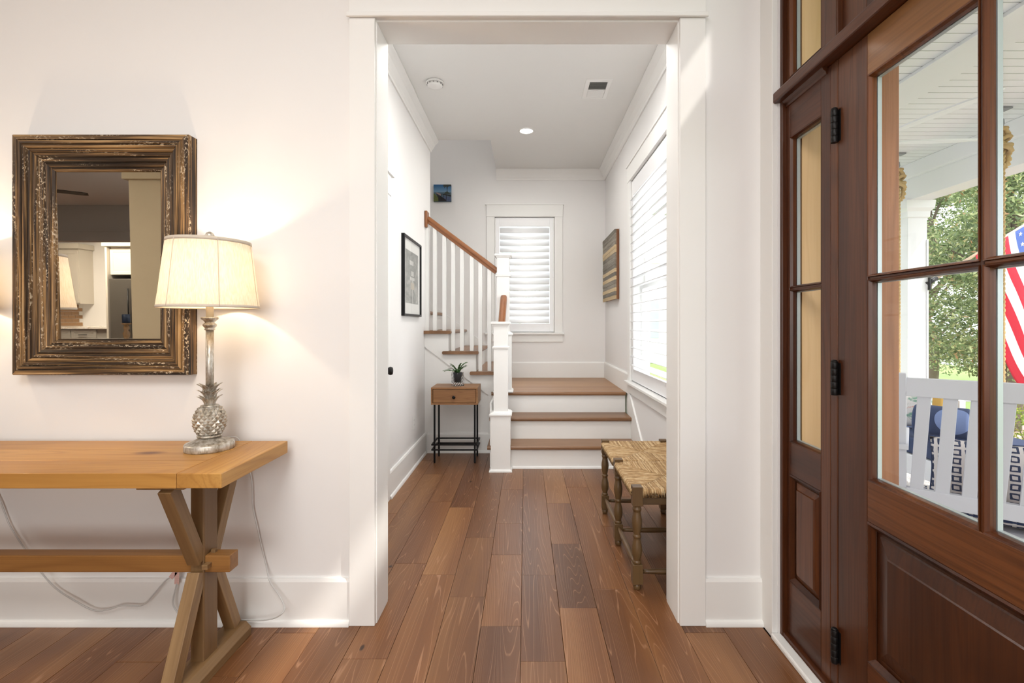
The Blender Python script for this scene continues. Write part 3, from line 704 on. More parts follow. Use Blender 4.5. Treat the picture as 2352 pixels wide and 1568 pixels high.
def lamp(cx, cy, label):
    z = TZ
    t = thing('table_lamp', label, 'lamp', (cx, cy, z), 'pineapple table lamps on the console')
    m = MB().lathe([(.0795, 0), (.081, .004), (.081, .020), (.078, .026), (.066, .031), (.050, .036), (.040, .042), (.034, .046)], cx, cy, z, 48)
    obj('base', m, SILV, t)
    m = MB().lathe([(.030, .046), (.040, .047), (.042, .050), (.040, .054), (.032, .056)], cx, cy, z, 40); obj('base_collar', m, SILV, t)
    # pineapple body : staggered pyramids
    def R(v):                       # v 0..1
        zz = .054+v*.104; s = math.sin(PI*min(1, max(0, .16+.72*v)))
        return .0145+.037*s**.8, zz
    m = MB(); NC, NR = 14, 10
    for r in range(-1, NR+1):
        for k in range(NC):
            ac = (k+(r % 2)*.5)*2*PI/NC; da = PI/NC
            pts = []
            for (a, q) in ((ac, r-1), (ac+da, r), (ac, r+1), (ac-da, r)):
                rr, zz = R(min(1, max(0, (q+.5)/NR))); rr -= .001
                pts.append((cx+rr*math.cos(a), cy+rr*math.sin(a), z+zz))
            if r < 0 or r >= NR: continue
            rr, zz = R(min(1, max(0, (r+.5)/NR))); rr += .0055
            pts.append((cx+rr*math.cos(ac), cy+rr*math.sin(ac), z+zz+.001))
            m.add(pts, [(0, 1, 4), (1, 2, 4), (2, 3, 4), (3, 0, 4)])
    m.lathe([(.030, .054)]+[(R(i/8)[0]-.002, R(i/8)[1]) for i in range(9)]+[(.026, .160)], cx, cy, z, 28)
    obj('pineapple_body', m, SILV, t, recalc=True)
    m = MB().lathe([(.024, .156), (.029, .157), (.031, .160), (.029, .163), (.022, .165)], cx, cy, z, 36); obj('upper_collar', m, SILV, t)
    me = None
    for tier in range(3):
        for k in range(8):
            a = (k+.5*(tier % 2))*PI/4
            if me is None:
                g = MB(); rows = []
                for i in range(6):
                    s = i/5; rad = .0155+.006*s+.020*s**2.6; zz = .0335*s; wd = .0115*(1-.25*s) if s < .8 else .0115*(1-.25*s)*(1-s)/.2*.8+.0004
                    rows.append([(rad+.0015-abs(j)*.0028, j*wd, zz) for j in (-1, -.5, 0, .5, 1)] + [(rad-.002-abs(j)*.0028, j*wd, zz) for j in (1, .5, 0, -.5, -1)])
                g.loops(rows, True, False); me = bpy.data.meshes.new('crown_leaf'); me.from_pydata(g.v, [], g.f); finish(me, SILV)
            o = bpy.data.objects.new('crown_leaf', me); C.objects.link(o); o.parent = t; o.location = (0, 0, .164+tier*.0225); o.rotation_euler = (0, 0, a); WP[o.name] = Vector((cx, cy, z))
    m = MB().lathe([(.0130, .17), (.0132, .44)], cx, cy, z, 24); obj('pole', m, SILV, t)
    m = MB().lathe([(.012, .438), (.017, .440), (.017, .444), (.0155, .446), (.018, .450), (.0225, .455), (.0225, .461), (.016, .466), (.016, .469), (.021, .475), (.0275, .480), (.0285, .484), (.0275, .487), (.012, .488)], cx, cy, z, 32); obj('candle_cup', m, SILV, t)
    m = MB().lathe([(.0125, .486), (.0125, .56)], cx, cy, z, 20); obj('socket_sleeve', m, paint('ivory_sleeve', rgb(232, 214, 180), .5), t)
    m = MB().lathe([(.010, .56), (.014, .575), (.026, .60), (.030, .622), (.024, .645), (.008, .66)], cx, cy, z, 16); obj('bulb', m, BULB, t)
    N = 48; prof = [(.1625, .522), (.1605, .54), (.155, .58), (.1485, .64), (.142, .70), (.1345, .765)]
    m = MB().loops([[(cx+r*math.cos(2*PI*i/N), cy+r*math.sin(2*PI*i/N), z+zz) for i in range(N)] for r, zz in prof+[(r-.0012, q) for r, q in reversed(prof)]], False, True)
    sh = obj('lamp_shade', m, SHADE, t)
    for (r0, z0, r1, z1) in ((.1640, .520, .1620, .530), (.1365, .755, .1352, .768)):
        m = MB().loops([[(cx+r*math.cos(2*PI*i/N), cy+r*math.sin(2*PI*i/N), z+q) for i in range(N)] for r, q in ((r0, z0), (r1, z1), (r1-.003, z1), (r0-.003, z0), (r0, z0))], False, True)
        obj('shade_band', m, SBAND, sh)
    for k in range(6):
        a = math.radians(-107+60*k)
        m = MB(); m.tube([(cx+(r+.0005)*math.cos(a), cy+(r+.0005)*math.sin(a), z+q) for r, q in prof], .0013, 6); obj('shade_seam', m, SBAND, sh)
    m = MB()
    for k in range(3):
        a = k*2*PI/3; m.tube([(cx, cy, z+.752), (cx+.133*math.cos(a), cy+.133*math.sin(a), z+.760)], .0015, 6)
    m.lathe([(.003, .66), (.003, .77)], cx, cy, z, 8); obj('harp', m, BLACK, t)
    m = MB().lathe([(.002, .768), (.006, .770), (.006, .774), (.011, .776), (.0155, .784), (.0155, .790), (.011, .799), (.003, .803)], cx, cy, z, 20); obj('finial', m, SILV, t)
    l = light('lamp_bulb_light', 'POINT', (0, 0, .655), (0, 0, 0), 10.5, (1, .74, .48), .028); l.parent = t
    return t
LAX, LAY = -1.168, 1.788
l1 = lamp(LAX, LAY, 'lit silver pineapple table lamp with linen shade right of the mirror')
copy_tree(l1, (-1.02, 0, 0), 'lit silver pineapple table lamp with linen shade left of the mirror, outside the left edge')

# cords
CLEAR = glass('clear_pvc_cord', .5, (.86, .86, .86, 1)); CORD = paint('clear_cord', rgb(206, 206, 204), .3, spec=.7)
def cord(px, D, label, r=.0028):
    P = []
    for i, q in enumerate(px): P.append(at(q[0], q[1], q[2] if len(q) > 2 else D))
    m = MB().tube(smoothpts(P, 6), r, 6); return tag(obj('lamp_cord', m, CORD), label, 'cord')
cord([(505, 1008, 1.87), (525, 1003, 1.91), (548, 1008, 1.93), (560, 1050, 1.94), (575, 1087, 1.945), (580, 1130), (581, 1165), (592, 1215), (602, 1260), (612, 1300), (620, 1335, 1.925), (640, 1365, 1.92), (653, 1392, 1.90), (648, 1408, 1.88), (630, 1419, 1.89), (600, 1424, 1.905), (560, 1423, 1.91), (520, 1421, 1.91)], 1.948, 'clear lamp cord hanging behind the right end of the console table')
cord([(-30, 1090), (0, 1150), (22, 1205), (50, 1250), (75, 1285), (98, 1318, 1.925), (130, 1352, 1.925), (170, 1378, 1.92), (215, 1401, 1.92), (250, 1399, 1.92), (280, 1390, 1.92), (325, 1390, 1.92), (350, 1368, 1.92), (380, 1333, 1.93), (396, 1322, 1.93), (412, 1300, 1.945), (422, 1262, 1.95), (430, 1240, 1.955)], 1.948, 'clear lamp cord looping along the baseboard under the console table')
cord([(431, 1262, 1.942), (424, 1290, 1.935), (411, 1314, 1.932), (405, 1345, 1.928), (397, 1382, 1.92), (405, 1402, 1.92), (420, 1420, 1.91)], 1.945, 'short clear cord hanging from the outlet behind the table trestle')
TAGM = NT('warning_tag'); v, r = TAGM.coords((1, 1, 1), 0); x = TAGM.n('ShaderNodeTexWave'); x.bands_direction = 'Z'; x.inputs['Scale'].default_value = 140; TAGM.l(v, x.inputs[0]); TAGM.base(TAGM.ramp(x.outputs[1], [(.4, rgb(236, 214, 208)), (.6, rgb(214, 150, 140))])); TAGM = TAGM.m
for (a, b, lb) in (((392, 1327), (404, 1312), 'small pink printed warning tag on the looping lamp cord'), ((407, 1314), (406, 1341), 'small pink printed warning tag on the short hanging cord')):
    p, q = at(*a, 1.928), at(*b, 1.928); dd = (q-p).normalized(); nn = Vector((dd.z, 0, -dd.x))*.009
    m = MB().loops([[p-nn, p+nn, q+nn, q-nn], [x_-Vector((0, .0012, 0)) for x_ in (p-nn, p+nn, q+nn, q-nn)]], True)
    tag(obj('cord_tag', m, TAGM), lb, 'tag')
def outlet(c, f, label, nm='wall_outlet'):
    t = thing(nm, label, 'outlet', f(c[0], c[1], 0))
    def bx(n, a, b, cc, d, h0, h1, mat, bev=0):
        P = [f(a, cc, h0), f(b, d, h1)]; m = MB().box(min(P[0][0],P[1][0]), max(P[0][0],P[1][0]), min(P[0][1],P[1][1]), max(P[0][1],P[1][1]), min(P[0][2],P[1][2]), max(P[0][2],P[1][2])); obj(n, m, mat, t, bev)
    u, v = c
    bx('cover_plate', u-.035, u+.035, v-.057, v+.057, .0002, .005, PLASTIC, .002)
    for dz in (-.021, .021): bx('receptacle', u-.016, u+.016, v+dz-.014, v+dz+.014, .005, .0065, PLASTIC, .001)
    for dz in (-.021, .021):
        for du in (-.006, .006): bx('slot', u+du-.001, u+du+.001, v+dz-.004, v+dz+.004, .006, .0068, BLACK)
outlet((-1.385, .335), FY(D0), 'white wall outlet behind the console table trestle')
outlet((4.12, .375), FL(-HX), 'white outlet low on the left hallway wall')

# ------------------------------------------------------------------ HALL OBJECTS
# framed print on left wall
t = thing('framed_print', 'black framed black and white photograph with white mat on the left hallway wall', 'picture', (-HX, 4.0, 1.276))
y0, y1, z0, z1 = 3.715, 4.325, 1.278, 1.915
for s in range(4):
    m = MB(); frameloop(m, y0, y1, z0, z1, [(0, 0), (0, .024), (.003, .026), (.018, .026), (.018, 0)], FL(-HX), 0, False, (s,)); obj('frame_bar', m, BLACK, t)
obj('mat_board', MB().box(-HX, -HX+.012, y0+.018, y1-.018, z0+.018, z1-.018), paint('mat_board', rgb(236, 236, 232), .7), t)
ph = NT('grey_photo'); v, r = ph.coords((1, 3, 6), 0); n1 = ph.noise(v, 1.2, 6, .7, .6); n2 = ph.noise(v, 5, 4, .6)
ph.base(ph.ramp(ph.math('ADD', ph.math('MULTIPLY', n1, .7), ph.math('MULTIPLY', n2, .3)), [(.3, rgb(92, 94, 92)), (.5, rgb(150, 152, 148)), (.7, rgb(212, 212, 206))])); ph.set(.6)
obj('photo_sheet', MB().box(-HX+.012, -HX+.0125, y0+.085, y1-.085, z0+.105, z1-.105), ph.m, t)
GP = paint('photo_light_grey', rgb(206, 206, 202), .6); GD = paint('photo_dark_grey', rgb(104, 108, 104), .6); GW = paint('photo_warm_grey', rgb(196, 188, 172), .6)
m = MB().box(-HX+.0125, -HX+.013, 4.02, 4.035, 1.385, 1.60); obj('photo_post', m, GP, t)
for (a, b, c, d, mt) in ((3.94, 4.10, 1.575, 1.60, GP), (3.97, 4.09, 1.50, 1.555, GW), (3.98, 4.07, 1.61, 1.65, GP), (3.93, 4.06, 1.70, 1.735, GP)):
    obj('photo_sign', MB().box(-HX+.013, -HX+.0134, a, b, c, d), mt, t)
obj('glass_sheet', MB().box(-HX+.016, -HX+.018, y0+.016, y1-.016, z0+.016, z1-.016), glass('picture_glass', .12), t)
# small canvas on back wall
t = thing('canvas_print', 'small square canvas of a beach boardwalk and palm high over the stairs', 'picture', (-.99, DB, 2.675))
cx0, cx1, cz0, cz1 = -1.095, -.887, 2.675, 2.876
sk_ = NT('canvas_sky'); tc = sk_.n('ShaderNodeTexCoord'); sp = sk_.n('ShaderNodeSeparateXYZ'); sk_.l(tc.outputs['Object'], sp.inputs[0])
sk_.base(sk_.ramp(sk_.math('ADD', sk_.math('MULTIPLY', sp.outputs[2], 5), .5), [(.52, rgb(70, 92, 104)), (.57, rgb(110, 140, 165)), (.68, rgb(86, 128, 164)), (.95, rgb(30, 88, 132))])); sk_.set(.6)
obj('canvas', MB().box(cx0, cx1, DB-.035, DB, cz0, cz1), sk_.m, t, .001)
def pr(n, pts, col, k=1):
    m = MB(); f = lambda p, u: (cx0+p[0]*.208, DB-.035-u, cz0+p[1]*.201)
    m.prism(pts, f, .0002*k, .0003*k); obj(n, m, col, t)
DK = paint('canvas_dark', rgb(24, 22, 28), .7); PU = paint('canvas_slate', rgb(70, 82, 110), .7, var=.4, nscale=90); GR = paint('canvas_green', rgb(84, 92, 44), .7, var=.6, nscale=70); SA = paint('canvas_sand', rgb(150, 124, 120), .7)
PG = paint('canvas_palm_green', rgb(50, 58, 50), .7, var=.4, nscale=80)
pr('printed_deck', [(.5, .34), (1, .26), (1, 0), (.68, 0)], PU); pr('printed_sand', [(.12, .5), (.2, .53), (.42, .44), (.42, .34)], SA)
pr('printed_rail', [(.14, .48), (.4, .32), (.72, .1), (.75, 0), (.28, 0), (.24, .25)], DK, 2); pr('printed_rail', [(.4, .45), (1, .38), (1, .28), (.55, .4)], DK, 2)
for q in (.42, .54, .72): pr('printed_post', [(q, .45), (q+.03, .45), (q+.03, .05), (q, .15)], DK, 2)
pr('printed_bush', [(0, .48), (.1, .42), (.18, .34), (.27, .22), (.28, 0), (0, 0)], GR, 3)
pr('printed_trunk', [(.75, .5), (.8, .5), (.79, .7), (.81, .88), (.74, .88), (.76, .7)], DK, 2); pr('printed_shrub', [(.58, .42), (.68, .55), (.78, .6), (.88, .52), (.98, .42)], PG, 3)
pr('printed_fronds', [(.56, 1), (.55, .86), (.62, .9), (.6, .76), (.66, .84), (.72, .88), (.8, .84), (.9, .9), (1, .88), (1, 1)], PG, 3)
# wood slat art on right wall
t = thing('wood_wall_art', 'square wall art of grey and cream reclaimed wood strips on the right hallway wall', 'wall art', (HX, 5.3, 1.47))
ay0, ay1, az0, az1 = 4.912, 5.687, 1.471, 2.183
obj('side_frame', MB().box(HX-.036, HX-.006, ay0, ay0+.02, az0, az1), wood('art_frame_brown', rgb(96, 56, 28), rgb(130, 80, 44), rgb(150, 96, 56), 2, 1, .5), t)
obj('backing', MB().box(HX-.030, HX-.004, ay0+.02, ay1, az0+.004, az1-.004), PINED[1], t)
GREYW = wood('weathered_grey_strip', rgb(96, 90, 80), rgb(134, 128, 116), rgb(160, 152, 138), 1, 1.6, .7, hue=.22, K=6, fine=.6)
CREAM = wood('cream_strip', rgb(176, 152, 112), rgb(206, 184, 146), rgb(222, 204, 170), 1, 1.6, .7, hue=.08, K=6, fine=.3)
pat = 'cgcggcgcggggccgggg'; hh = (az1-az0)/len(pat)
for i, ch in enumerate(pat):
    o = random.uniform(0, .004)
    obj('wood_strip', MB().box(HX-.044-o, HX-.030, ay0-.001, ay1, az0+hh*i+.0008, az0+hh*(i+1)-.0008), CREAM if ch == 'c' else GREYW, t)
# ceiling things
t = thing('smoke_detector', 'round white smoke detector on the hallway ceiling', 'detector', (-.687, 3.667, CZ))
obj('housing', MB().lathe([(.060, -.001), (.066, -.002), (.066, -.012), (.062, -.016)], -.687, 3.667, CZ, 32), PLASTIC, t)
obj('cover', MB().lathe([(.056, -.016), (.057, -.032), (.050, -.040), (.020, -.042), (.0, -.042)], -.687, 3.667, CZ, 32), PLASTIC, t)
for i in range(12):
    a = i*PI/6; c_, s_ = math.cos(a), math.sin(a)
    obj('vent_slot', MB().box(-.687+.0573*c_-.004, -.687+.0573*c_+.004, 3.667+.0573*s_-.004, 3.667+.0573*s_+.004, CZ-.028, CZ-.019), paint('slot_grey', rgb(150, 150, 150), .8), t)
t = thing('ceiling_vent', 'white louvered air register on the hallway ceiling', 'vent', (.556, 3.777, CZ))
vx0, vx1, vy0, vy1 = .456, .656, 3.62, 3.934
m = MB(); frameloop(m, vx0, vx1, vy0, vy1, [(0, 0), (0, .004), (.004, .008), (.032, .010), (.034, .0)], lambda u, v, h: (u, v, CZ-h)); obj('frame', m, PLASTIC, t)
obj('duct', MB().box(vx0+.03, vx1-.03, vy0+.03, vy1-.03, CZ-.002, CZ-.0005), paint('duct_dark', rgb(40, 40, 42), .8), t)
nsl = 18
for i in range(nsl):
    y = vy0+.04+(vy1-vy0-.08)*i/(nsl-1); ang = -1 if y > 3.777 else 1
    m = MB().loops([[(u, y-.005*ang, CZ-.010), (u, y-.004*ang, CZ-.010), (u, y+.006*ang, CZ-.002), (u, y+.005*ang, CZ-.002)] for u in (vx0+.034, vx1-.034)], True); obj('slat', m, PLASTIC, t)
obj('centre_bar', MB().box(vx0+.034, vx1-.034, 3.772, 3.782, CZ-.011, CZ-.003), PLASTIC, t)
t = thing('recessed_downlight', 'round glowing recessed downlight in the hallway ceiling', 'light', (.008, 4.59, CZ))
m = MB().loops([[(.008+r*math.cos(i*PI/20), 4.59+r*math.sin(i*PI/20), CZ+z) for i in range(40)] for r, z in ((.078, 0), (.078, -.004), (.062, -.006), (.060, -.001), (.078, -.0005))], False, True); obj('trim_ring', m, PLASTIC, t)
obj('diffuser', MB().lathe([(.060, -.003), (.058, -.0055), (0, -.006)], .008, 4.59, CZ, 32), emit('lamp_disc', (1, .97, .92, 1), 5), t)

# side table
t = thing('side_table', 'small wooden one-drawer side table on thin black metal legs by the stairs', 'table', (-.62, 4.35, 0))
sx0, sx1, sy0, sy1, sz0, sz1 = -.822, -.416, 4.20, 4.49, .512, .662
th = .014
obj('top', MB().box(sx0, sx1, sy0, sy1, sz1-th, sz1), ACACIA, t, .001); obj('bottom', MB().box(sx0, sx1, sy0, sy1, sz0, sz0+th), ACACIA, t, .001)
obj('side', MB().box(sx0, sx0+th, sy0, sy1, sz0+th, sz1-th), ACACIA, t, .001); obj('side', MB().box(sx1-th, sx1, sy0, sy1, sz0+th, sz1-th), ACACIA, t, .001)
obj('back', MB().box(sx0+th, sx1-th, sy1-.01, sy1-.001, sz0+th, sz1-th), ACACIA, t)
dw = obj('drawer', MB().box(sx0+th+.0035, sx1-th-.0035, sy0+.004, sy1-.02, sz0+th+.0035, sz1-th-.0035), ACACIA, t, .001)
obj('knob', MB().loops([[(-.622+r*math.cos(i*PI/10), sy0+.003-y, .578+r*math.sin(i*PI/10)) for i in range(20)] for r, y in ((.006, 0), (.006, .008), (.0125, .012), (.0145, .018), (.012, .024), (.003, .026))], True, True), BLACK, dw)
for lx in (-.795, -.443):
    for ly in (4.225, 4.44):
        obj('leg', MB().box(lx-.0075, lx+.0075, ly-.0075, ly+.0075, .008, sz0), BLACK, t); obj('foot_cap', MB().lathe([(.006, 0), (.007, .003), (.006, .008)], lx, ly, 0, 10), BLACK, t)
for z in (.118, .163):
    for (a, b, c, d) in ((-.820, -.418, 4.205, 4.217), (-.820, -.418, 4.448, 4.460), (-.820, -.808, 4.217, 4.448), (-.430, -.418, 4.217, 4.448)):
        obj('stretcher_bar', MB().box(a, b, c, d, z-.006, z+.006), BLACK, t)
# plant in glass
pc = (-.607, 4.33, .662)
t = thing('potted_cactus', 'green holiday cactus in a cut glass tumbler on the side table', 'plant', pc)
CG = NT('cut_glass'); CG.base((.98, .99, 1, 1)); CG.set(.02); CG.b.inputs['Transmission Weight'].default_value = 1; CG.b.inputs['IOR'].default_value = 1.3; CG = CG.m
N = 32; m = MB(); rings = []
for i, z in enumerate([0, .004, .02, .035, .05, .065, .08, .095, .115, .122]):
    rings.append([(pc[0]+(r_ := .0545+.002*(1 if (k+i) % 2 else -1)*(1 if 0 < i < 8 else 0))*math.cos(2*PI*k/N), pc[1]+r_*math.sin(2*PI*k/N), pc[2]+z) for k in range(N)])
for z in (.122, .03): rings.append([(pc[0]+.049*math.cos(2*PI*k/N), pc[1]+.049*math.sin(2*PI*k/N), pc[2]+z) for k in range(N)])
m.loops(rings, True); obj('tumbler', m, CG, t)
obj('inner_pot', MB().lathe([(.030, .034), (.036, .036), (.044, .118), (.042, .12), (.02, .115), (0, .115)], *pc, 24), paint('dark_pot', rgb(46, 46, 54), .6), t)
LEAF = paint('cactus_green', rgb(58, 92, 46), .5, var=.3, nscale=30)
rng = random.Random(5)
for k in range(19):
    a = 2*PI*k/19+rng.uniform(-.2, .2); pts = Vector((pc[0]+.012*math.cos(a), pc[1]+.012*math.sin(a), pc[2]+.115)); el = rng.uniform(.5, 1.35); m = MB(); L = 4 if k % 3 else 3
    d = Vector((math.cos(a)*math.cos(el), math.sin(a)*math.cos(el), math.sin(el)))
    for s in range(L):
        q = pts+d*.033; side = d.cross(Vector((0, 0, 1))).normalized(); up = side.cross(d)
        wv = [.003, .008, .0065, .010, .007, .009, .003]
        ring = []
        for i, w_ in enumerate(wv):
            c_ = pts+(q-pts)*i/6; ring.append([c_-side*w_, c_-up*.0022, c_+side*w_, c_+up*.0022])
        m.loops(ring, True); pts = q
        d = (d+Vector((0, 0, -.30))+Vector((math.cos(a), math.sin(a), 0))*.14).normalized()
    obj('stem', m, LEAF, t)

# ------------------------------------------------------------------ RUSH BENCH
bx0, bx1 = .488, .905; legs_y = (2.213, 2.66, 3.10)
t = thing('rush_bench', 'long turned-wood bench with woven rush seat by the hallway window', 'bench', (.70, 2.66, 0))
def turned(x, y):
    s = .0225
    m = MB().box(x-s, x+s, y-s, y+s, .385, .472)
    m.lathe([(.0215, .385), (.017, .380), (.019, .374), (.0215, .368), (.019, .361), (.0165, .355), (.018, .345), (.0225, .322), (.0235, .305), (.021, .280), (.0165, .258), (.0155, .252), (.0195, .247), (.0195, .240), (.0155, .235), (.0165, .225), (.0225, .200), (.0240, .180), (.0225, .160), (.0165, .140), (.0155, .134), (.0195, .129), (.0195, .123), (.018, .118)], x, y, 0, 20)
    m.box(x-s, x+s, y-s, y+s, .030, .119)
    m.lathe([(.016, .032), (.014, .026), (.0175, .020), (.0180, .012), (.015, .002), (.010, 0)], x, y, 0, 16)
    obj('leg', m, BENCHW, t, .0015)
for y in legs_y:
    for x in (bx0+.022, bx1-.022): turned(x, y)
BX_, BY_ = wood('bench_rail_wood_x', rgb(74, 54, 32), rgb(96, 72, 44), rgb(108, 84, 52), 0, 1.5, .38), wood('bench_rail_wood_y', rgb(74, 54, 32), rgb(96, 72, 44), rgb(108, 84, 52), 1, 1.5, .38)
def spindle(p0, p1, mat):
    p0 = Vector(p0); p1 = Vector(p1); P = [p0.lerp(p1, s) for s in (0, .1, .3, .5, .7, .9, 1)]
    obj('stretcher', MB().tube(P, [.008, .010, .013, .014, .013, .010, .008], 12), mat, t)
for y in legs_y: spindle((bx0+.044, y, .080), (bx1-.044, y, .080), BX_)
for x in (bx0+.022, bx1-.022):
    for a, b in zip(legs_y[:-1], legs_y[1:]):
        spindle((x, a+.022, .098), (x, b-.022, .098), BY_)
        obj('seat_rail', MB().box(x-.012, x+.012, a+.02, b-.02, .405, .438), BY_, t, .004)
for y in legs_y: obj('seat_rail', MB().box(bx0+.04, bx1-.04, y-.012, y+.012, .388, .425), BX_, t, .004)
RUSH = NT('rush_strands'); gi = RUSH.n('ShaderNodeNewGeometry'); v, r = RUSH.coords((1, 1, 1), 0); nz = RUSH.noise(v, 40, 3, .6)
RUSH.base(RUSH.ramp(RUSH.math('ADD', RUSH.math('MULTIPLY', gi.outputs['Random Per Island'], .5), RUSH.math('MULTIPLY', nz, .6)), [(.25, rgb(136, 104, 64)), (.45, rgb(168, 134, 90)), (.65, rgb(188, 156, 112)), (.85, rgb(214, 190, 150))])); RUSH.set(.6, 0, .4); RUSH = RUSH.m
def strand(m, P, r, rng):
    rings = []; n = 6
    for i, p in enumerate(P):
        t_ = (Vector(P[min(i+1, len(P)-1)])-Vector(P[max(i-1, 0)])).normalized(); a = Vector((t_.y, -t_.x, 0)); a = a.normalized() if a.length > 1e-4 else Vector((1, 0, 0)); b = a.cross(t_).normalized()
        if b.z < 0: b = -b
        rr = r*rng.uniform(.85, 1.2)
        rings.append([Vector(p)+a*rr*math.cos(k*PI/3)+b*rr*math.sin(k*PI/3) for k in range(n)])
    m.loops(rings, True, True)
rng = random.Random(11)
for a_, b_ in zip(legs_y[:-1], legs_y[1:]):
    y0, y1 = a_-.018, b_+.018-.032*0; x0, x1 = bx0-.002, bx1+.002; zt = .458
    if a_ == legs_y[0]: y1 = b_-.004
    else: y0 = a_+.004
    cx_, cy_ = (x0+x1)/2, (y0+y1)/2; hx, hy = (x1-x0)/2, (y1-y0)/2; pitch = .0046
    m = MB().box(x0+.012, x1-.012, y0+.012, y1-.012, .432, .446)
    def lane(side, s):
        # side 0 left,1 right: strands along x ; 2 near,3 far: strands along y.  s = signed offset along the rail
        q = abs(s); P = []
        if side < 2:
            L = hx*(1-0*q) if True else 0; L = hx*min(1, (hy-q)/hy*1.0)
            sg = -1 if side == 0 else 1
            for k in range(-2, 8):
                if k == -2: x, z = hx-.001, zt-.034
                elif k == -1: x, z = hx+.001, zt-.012
                else:
                    f_ = k/7; x = hx-.006-(L-.006)*f_; z = zt-.004*f_**.5*0-.009*math.sin(f_*PI/2)*L/hx
                P.append((cx_+sg*x+rng.uniform(-.0005, .0005), cy_+s+rng.uniform(-.0012, .0012), z+rng.uniform(-.0012, .0012)))
        else:
            L = hy*min(1, (hx-q)/hx)
            sg = -1 if side == 2 else 1
            for k in range(-2, 8):
                if k == -2: y, z = hy-.001, zt-.034
                elif k == -1: y, z = hy+.001, zt-.012
                else:
                    f_ = k/7; y = hy-.006-(L-.006)*f_; z = zt-.009*math.sin(f_*PI/2)*L/hy
                P.append((cx_+s+rng.uniform(-.0012, .0012), cy_+sg*y+rng.uniform(-.0005, .0005), z+rng.uniform(-.0012, .0012)))
        if L > .012: strand(m, P, .0027, rng)
    s = -hy+.024
    while s < hy-.024: lane(0, s); lane(1, s); s += pitch
    s = -hx+.030
    while s < hx-.030: lane(2, s); lane(3, s); s += pitch
    o = obj('rush_seat', m, RUSH, t); o['kind'] = 'stuff'; o['label'] = 'golden woven rush'
# ------------------------------------------------------------------ KITCHEN SEEN IN THE MIRROR
KB = RY
def shaker(name, parent, x0, x1, z0, z1, y, mat=CAB):
    m = MB().box(x0, x1, y-.018, y, z0, z1); frameloop(m, x0, x1, z0, z1, [(0, 0), (0, .006), (.055, .006), (.06, 0)], lambda u, v, h: (u, y+h, v)); return obj(name, m, mat, parent)
t = thing('wall_cabinet', 'cream shaker wall cabinet over the kitchen counter, seen in the mirror', 'cabinet', (-9.5, KB+.35, 1.40))
obj('body', MB().box(-10.3, -9.37, KB+.002, KB+.33, 1.40, 2.55), CAB, t); shaker('door', t, -9.83, -9.38, 1.42, 2.5, KB+.35)
shaker('door', t, -10.29, -9.85, 1.42, 2.5, KB+.35); obj('crown', MB().box(-10.34, -9.33, KB+.002, KB+.39, 2.55, 2.66), CAB, t, .01)
obj('knob', MB().lathe([(.012, 0), (.014, .01), (.008, .02)], -9.79, KB+.36, 1.47, 12), BLACK, t)
t = thing('fridge_cabinet', 'cream cabinet over the refrigerator, seen in the mirror', 'cabinet', (-7.6, KB+.3, 1.95))
obj('side_panel', MB().box(-8.49, -8.45, KB+.002, KB+.72, 0, 2.55), CAB, t); obj('body', MB().box(-8.45, -7.45, KB+.002, KB+.62, 1.98, 2.55), CAB, t)
shaker('door', t, -8.44, -7.96, 1.99, 2.5, KB+.65); shaker('door', t, -7.95, -7.46, 1.99, 2.5, KB+.65); obj('crown', MB().box(-8.53, -7.39, KB+.002, KB+.76, 2.55, 2.66), CAB, t, .01)
t = thing('refrigerator', 'stainless steel refrigerator, seen in the mirror', 'refrigerator', (-7.7, KB+.4, 0))
obj('body', MB().box(-8.42, -7.48, KB+.005, KB+.66, .02, 1.90), STEEL, t, .005); obj('door', MB().box(-8.42, -7.96, KB+.66, KB+.72, .5, 1.90), STEEL, t, .01); obj('door', MB().box(-7.94, -7.48, KB+.66, KB+.72, .5, 1.90), STEEL, t, .01)
obj('handle', MB().tube([(-8.01, KB+.76, .7), (-8.01, KB+.76, 1.7)], .012, 8), BLACK, t); obj('drawer', MB().box(-8.42, -7.48, KB+.66, KB+.72, .05, .49), STEEL, t, .01)
t = thing('base_cabinet', 'grey kitchen base cabinet with black pulls, seen in the mirror', 'cabinet', (-9.3, KB+.3, 0))
GC = paint('grey_cabinet', rgb(168, 164, 156), .5); obj('body', MB().box(-10.4, -8.51, KB+.002, KB+.58, 0, .88), GC, t)
for i in range(3):
    a = -10.38+i*.53; d = shaker('drawer', t, a, a+.51, .66, .86, KB+.60, GC); obj('pull', MB().tube([(a+.17, KB+.63, .76), (a+.34, KB+.63, .76)], .008, 8), BLACK, d); shaker('door', t, a, a+.51, .06, .64, KB+.60, GC)
MARB = NT('marble'); v, r = MARB.coords((1, 1, 1), 0); MARB.base(MARB.ramp(MARB.noise(v, 2.5, 6, .6, 1.5), [(.46, rgb(236, 232, 224)), (.5, rgb(206, 190, 166)), (.53, rgb(238, 234, 228))])); MARB.set(.2); MARB = MARB.m
tag(obj('countertop', MB().box(-10.45, -8.495, KB+.002, KB+.64, .882, .92), MARB, None, .003), 'white marble kitchen countertop along the wall, seen in the mirror', 'countertop')
t = thing('tile_backsplash', 'tan brick tiles on the kitchen wall, seen in the mirror', 'tiles', (-9.9, KB, .93))
TT = paint('tan_tile', rgb(176, 140, 104), .35, var=.15, nscale=3); obj('grout', MB().box(-10.4, -9.62, KB+.001, KB+.004, .921, 1.395), TRIM, t)
tm = None
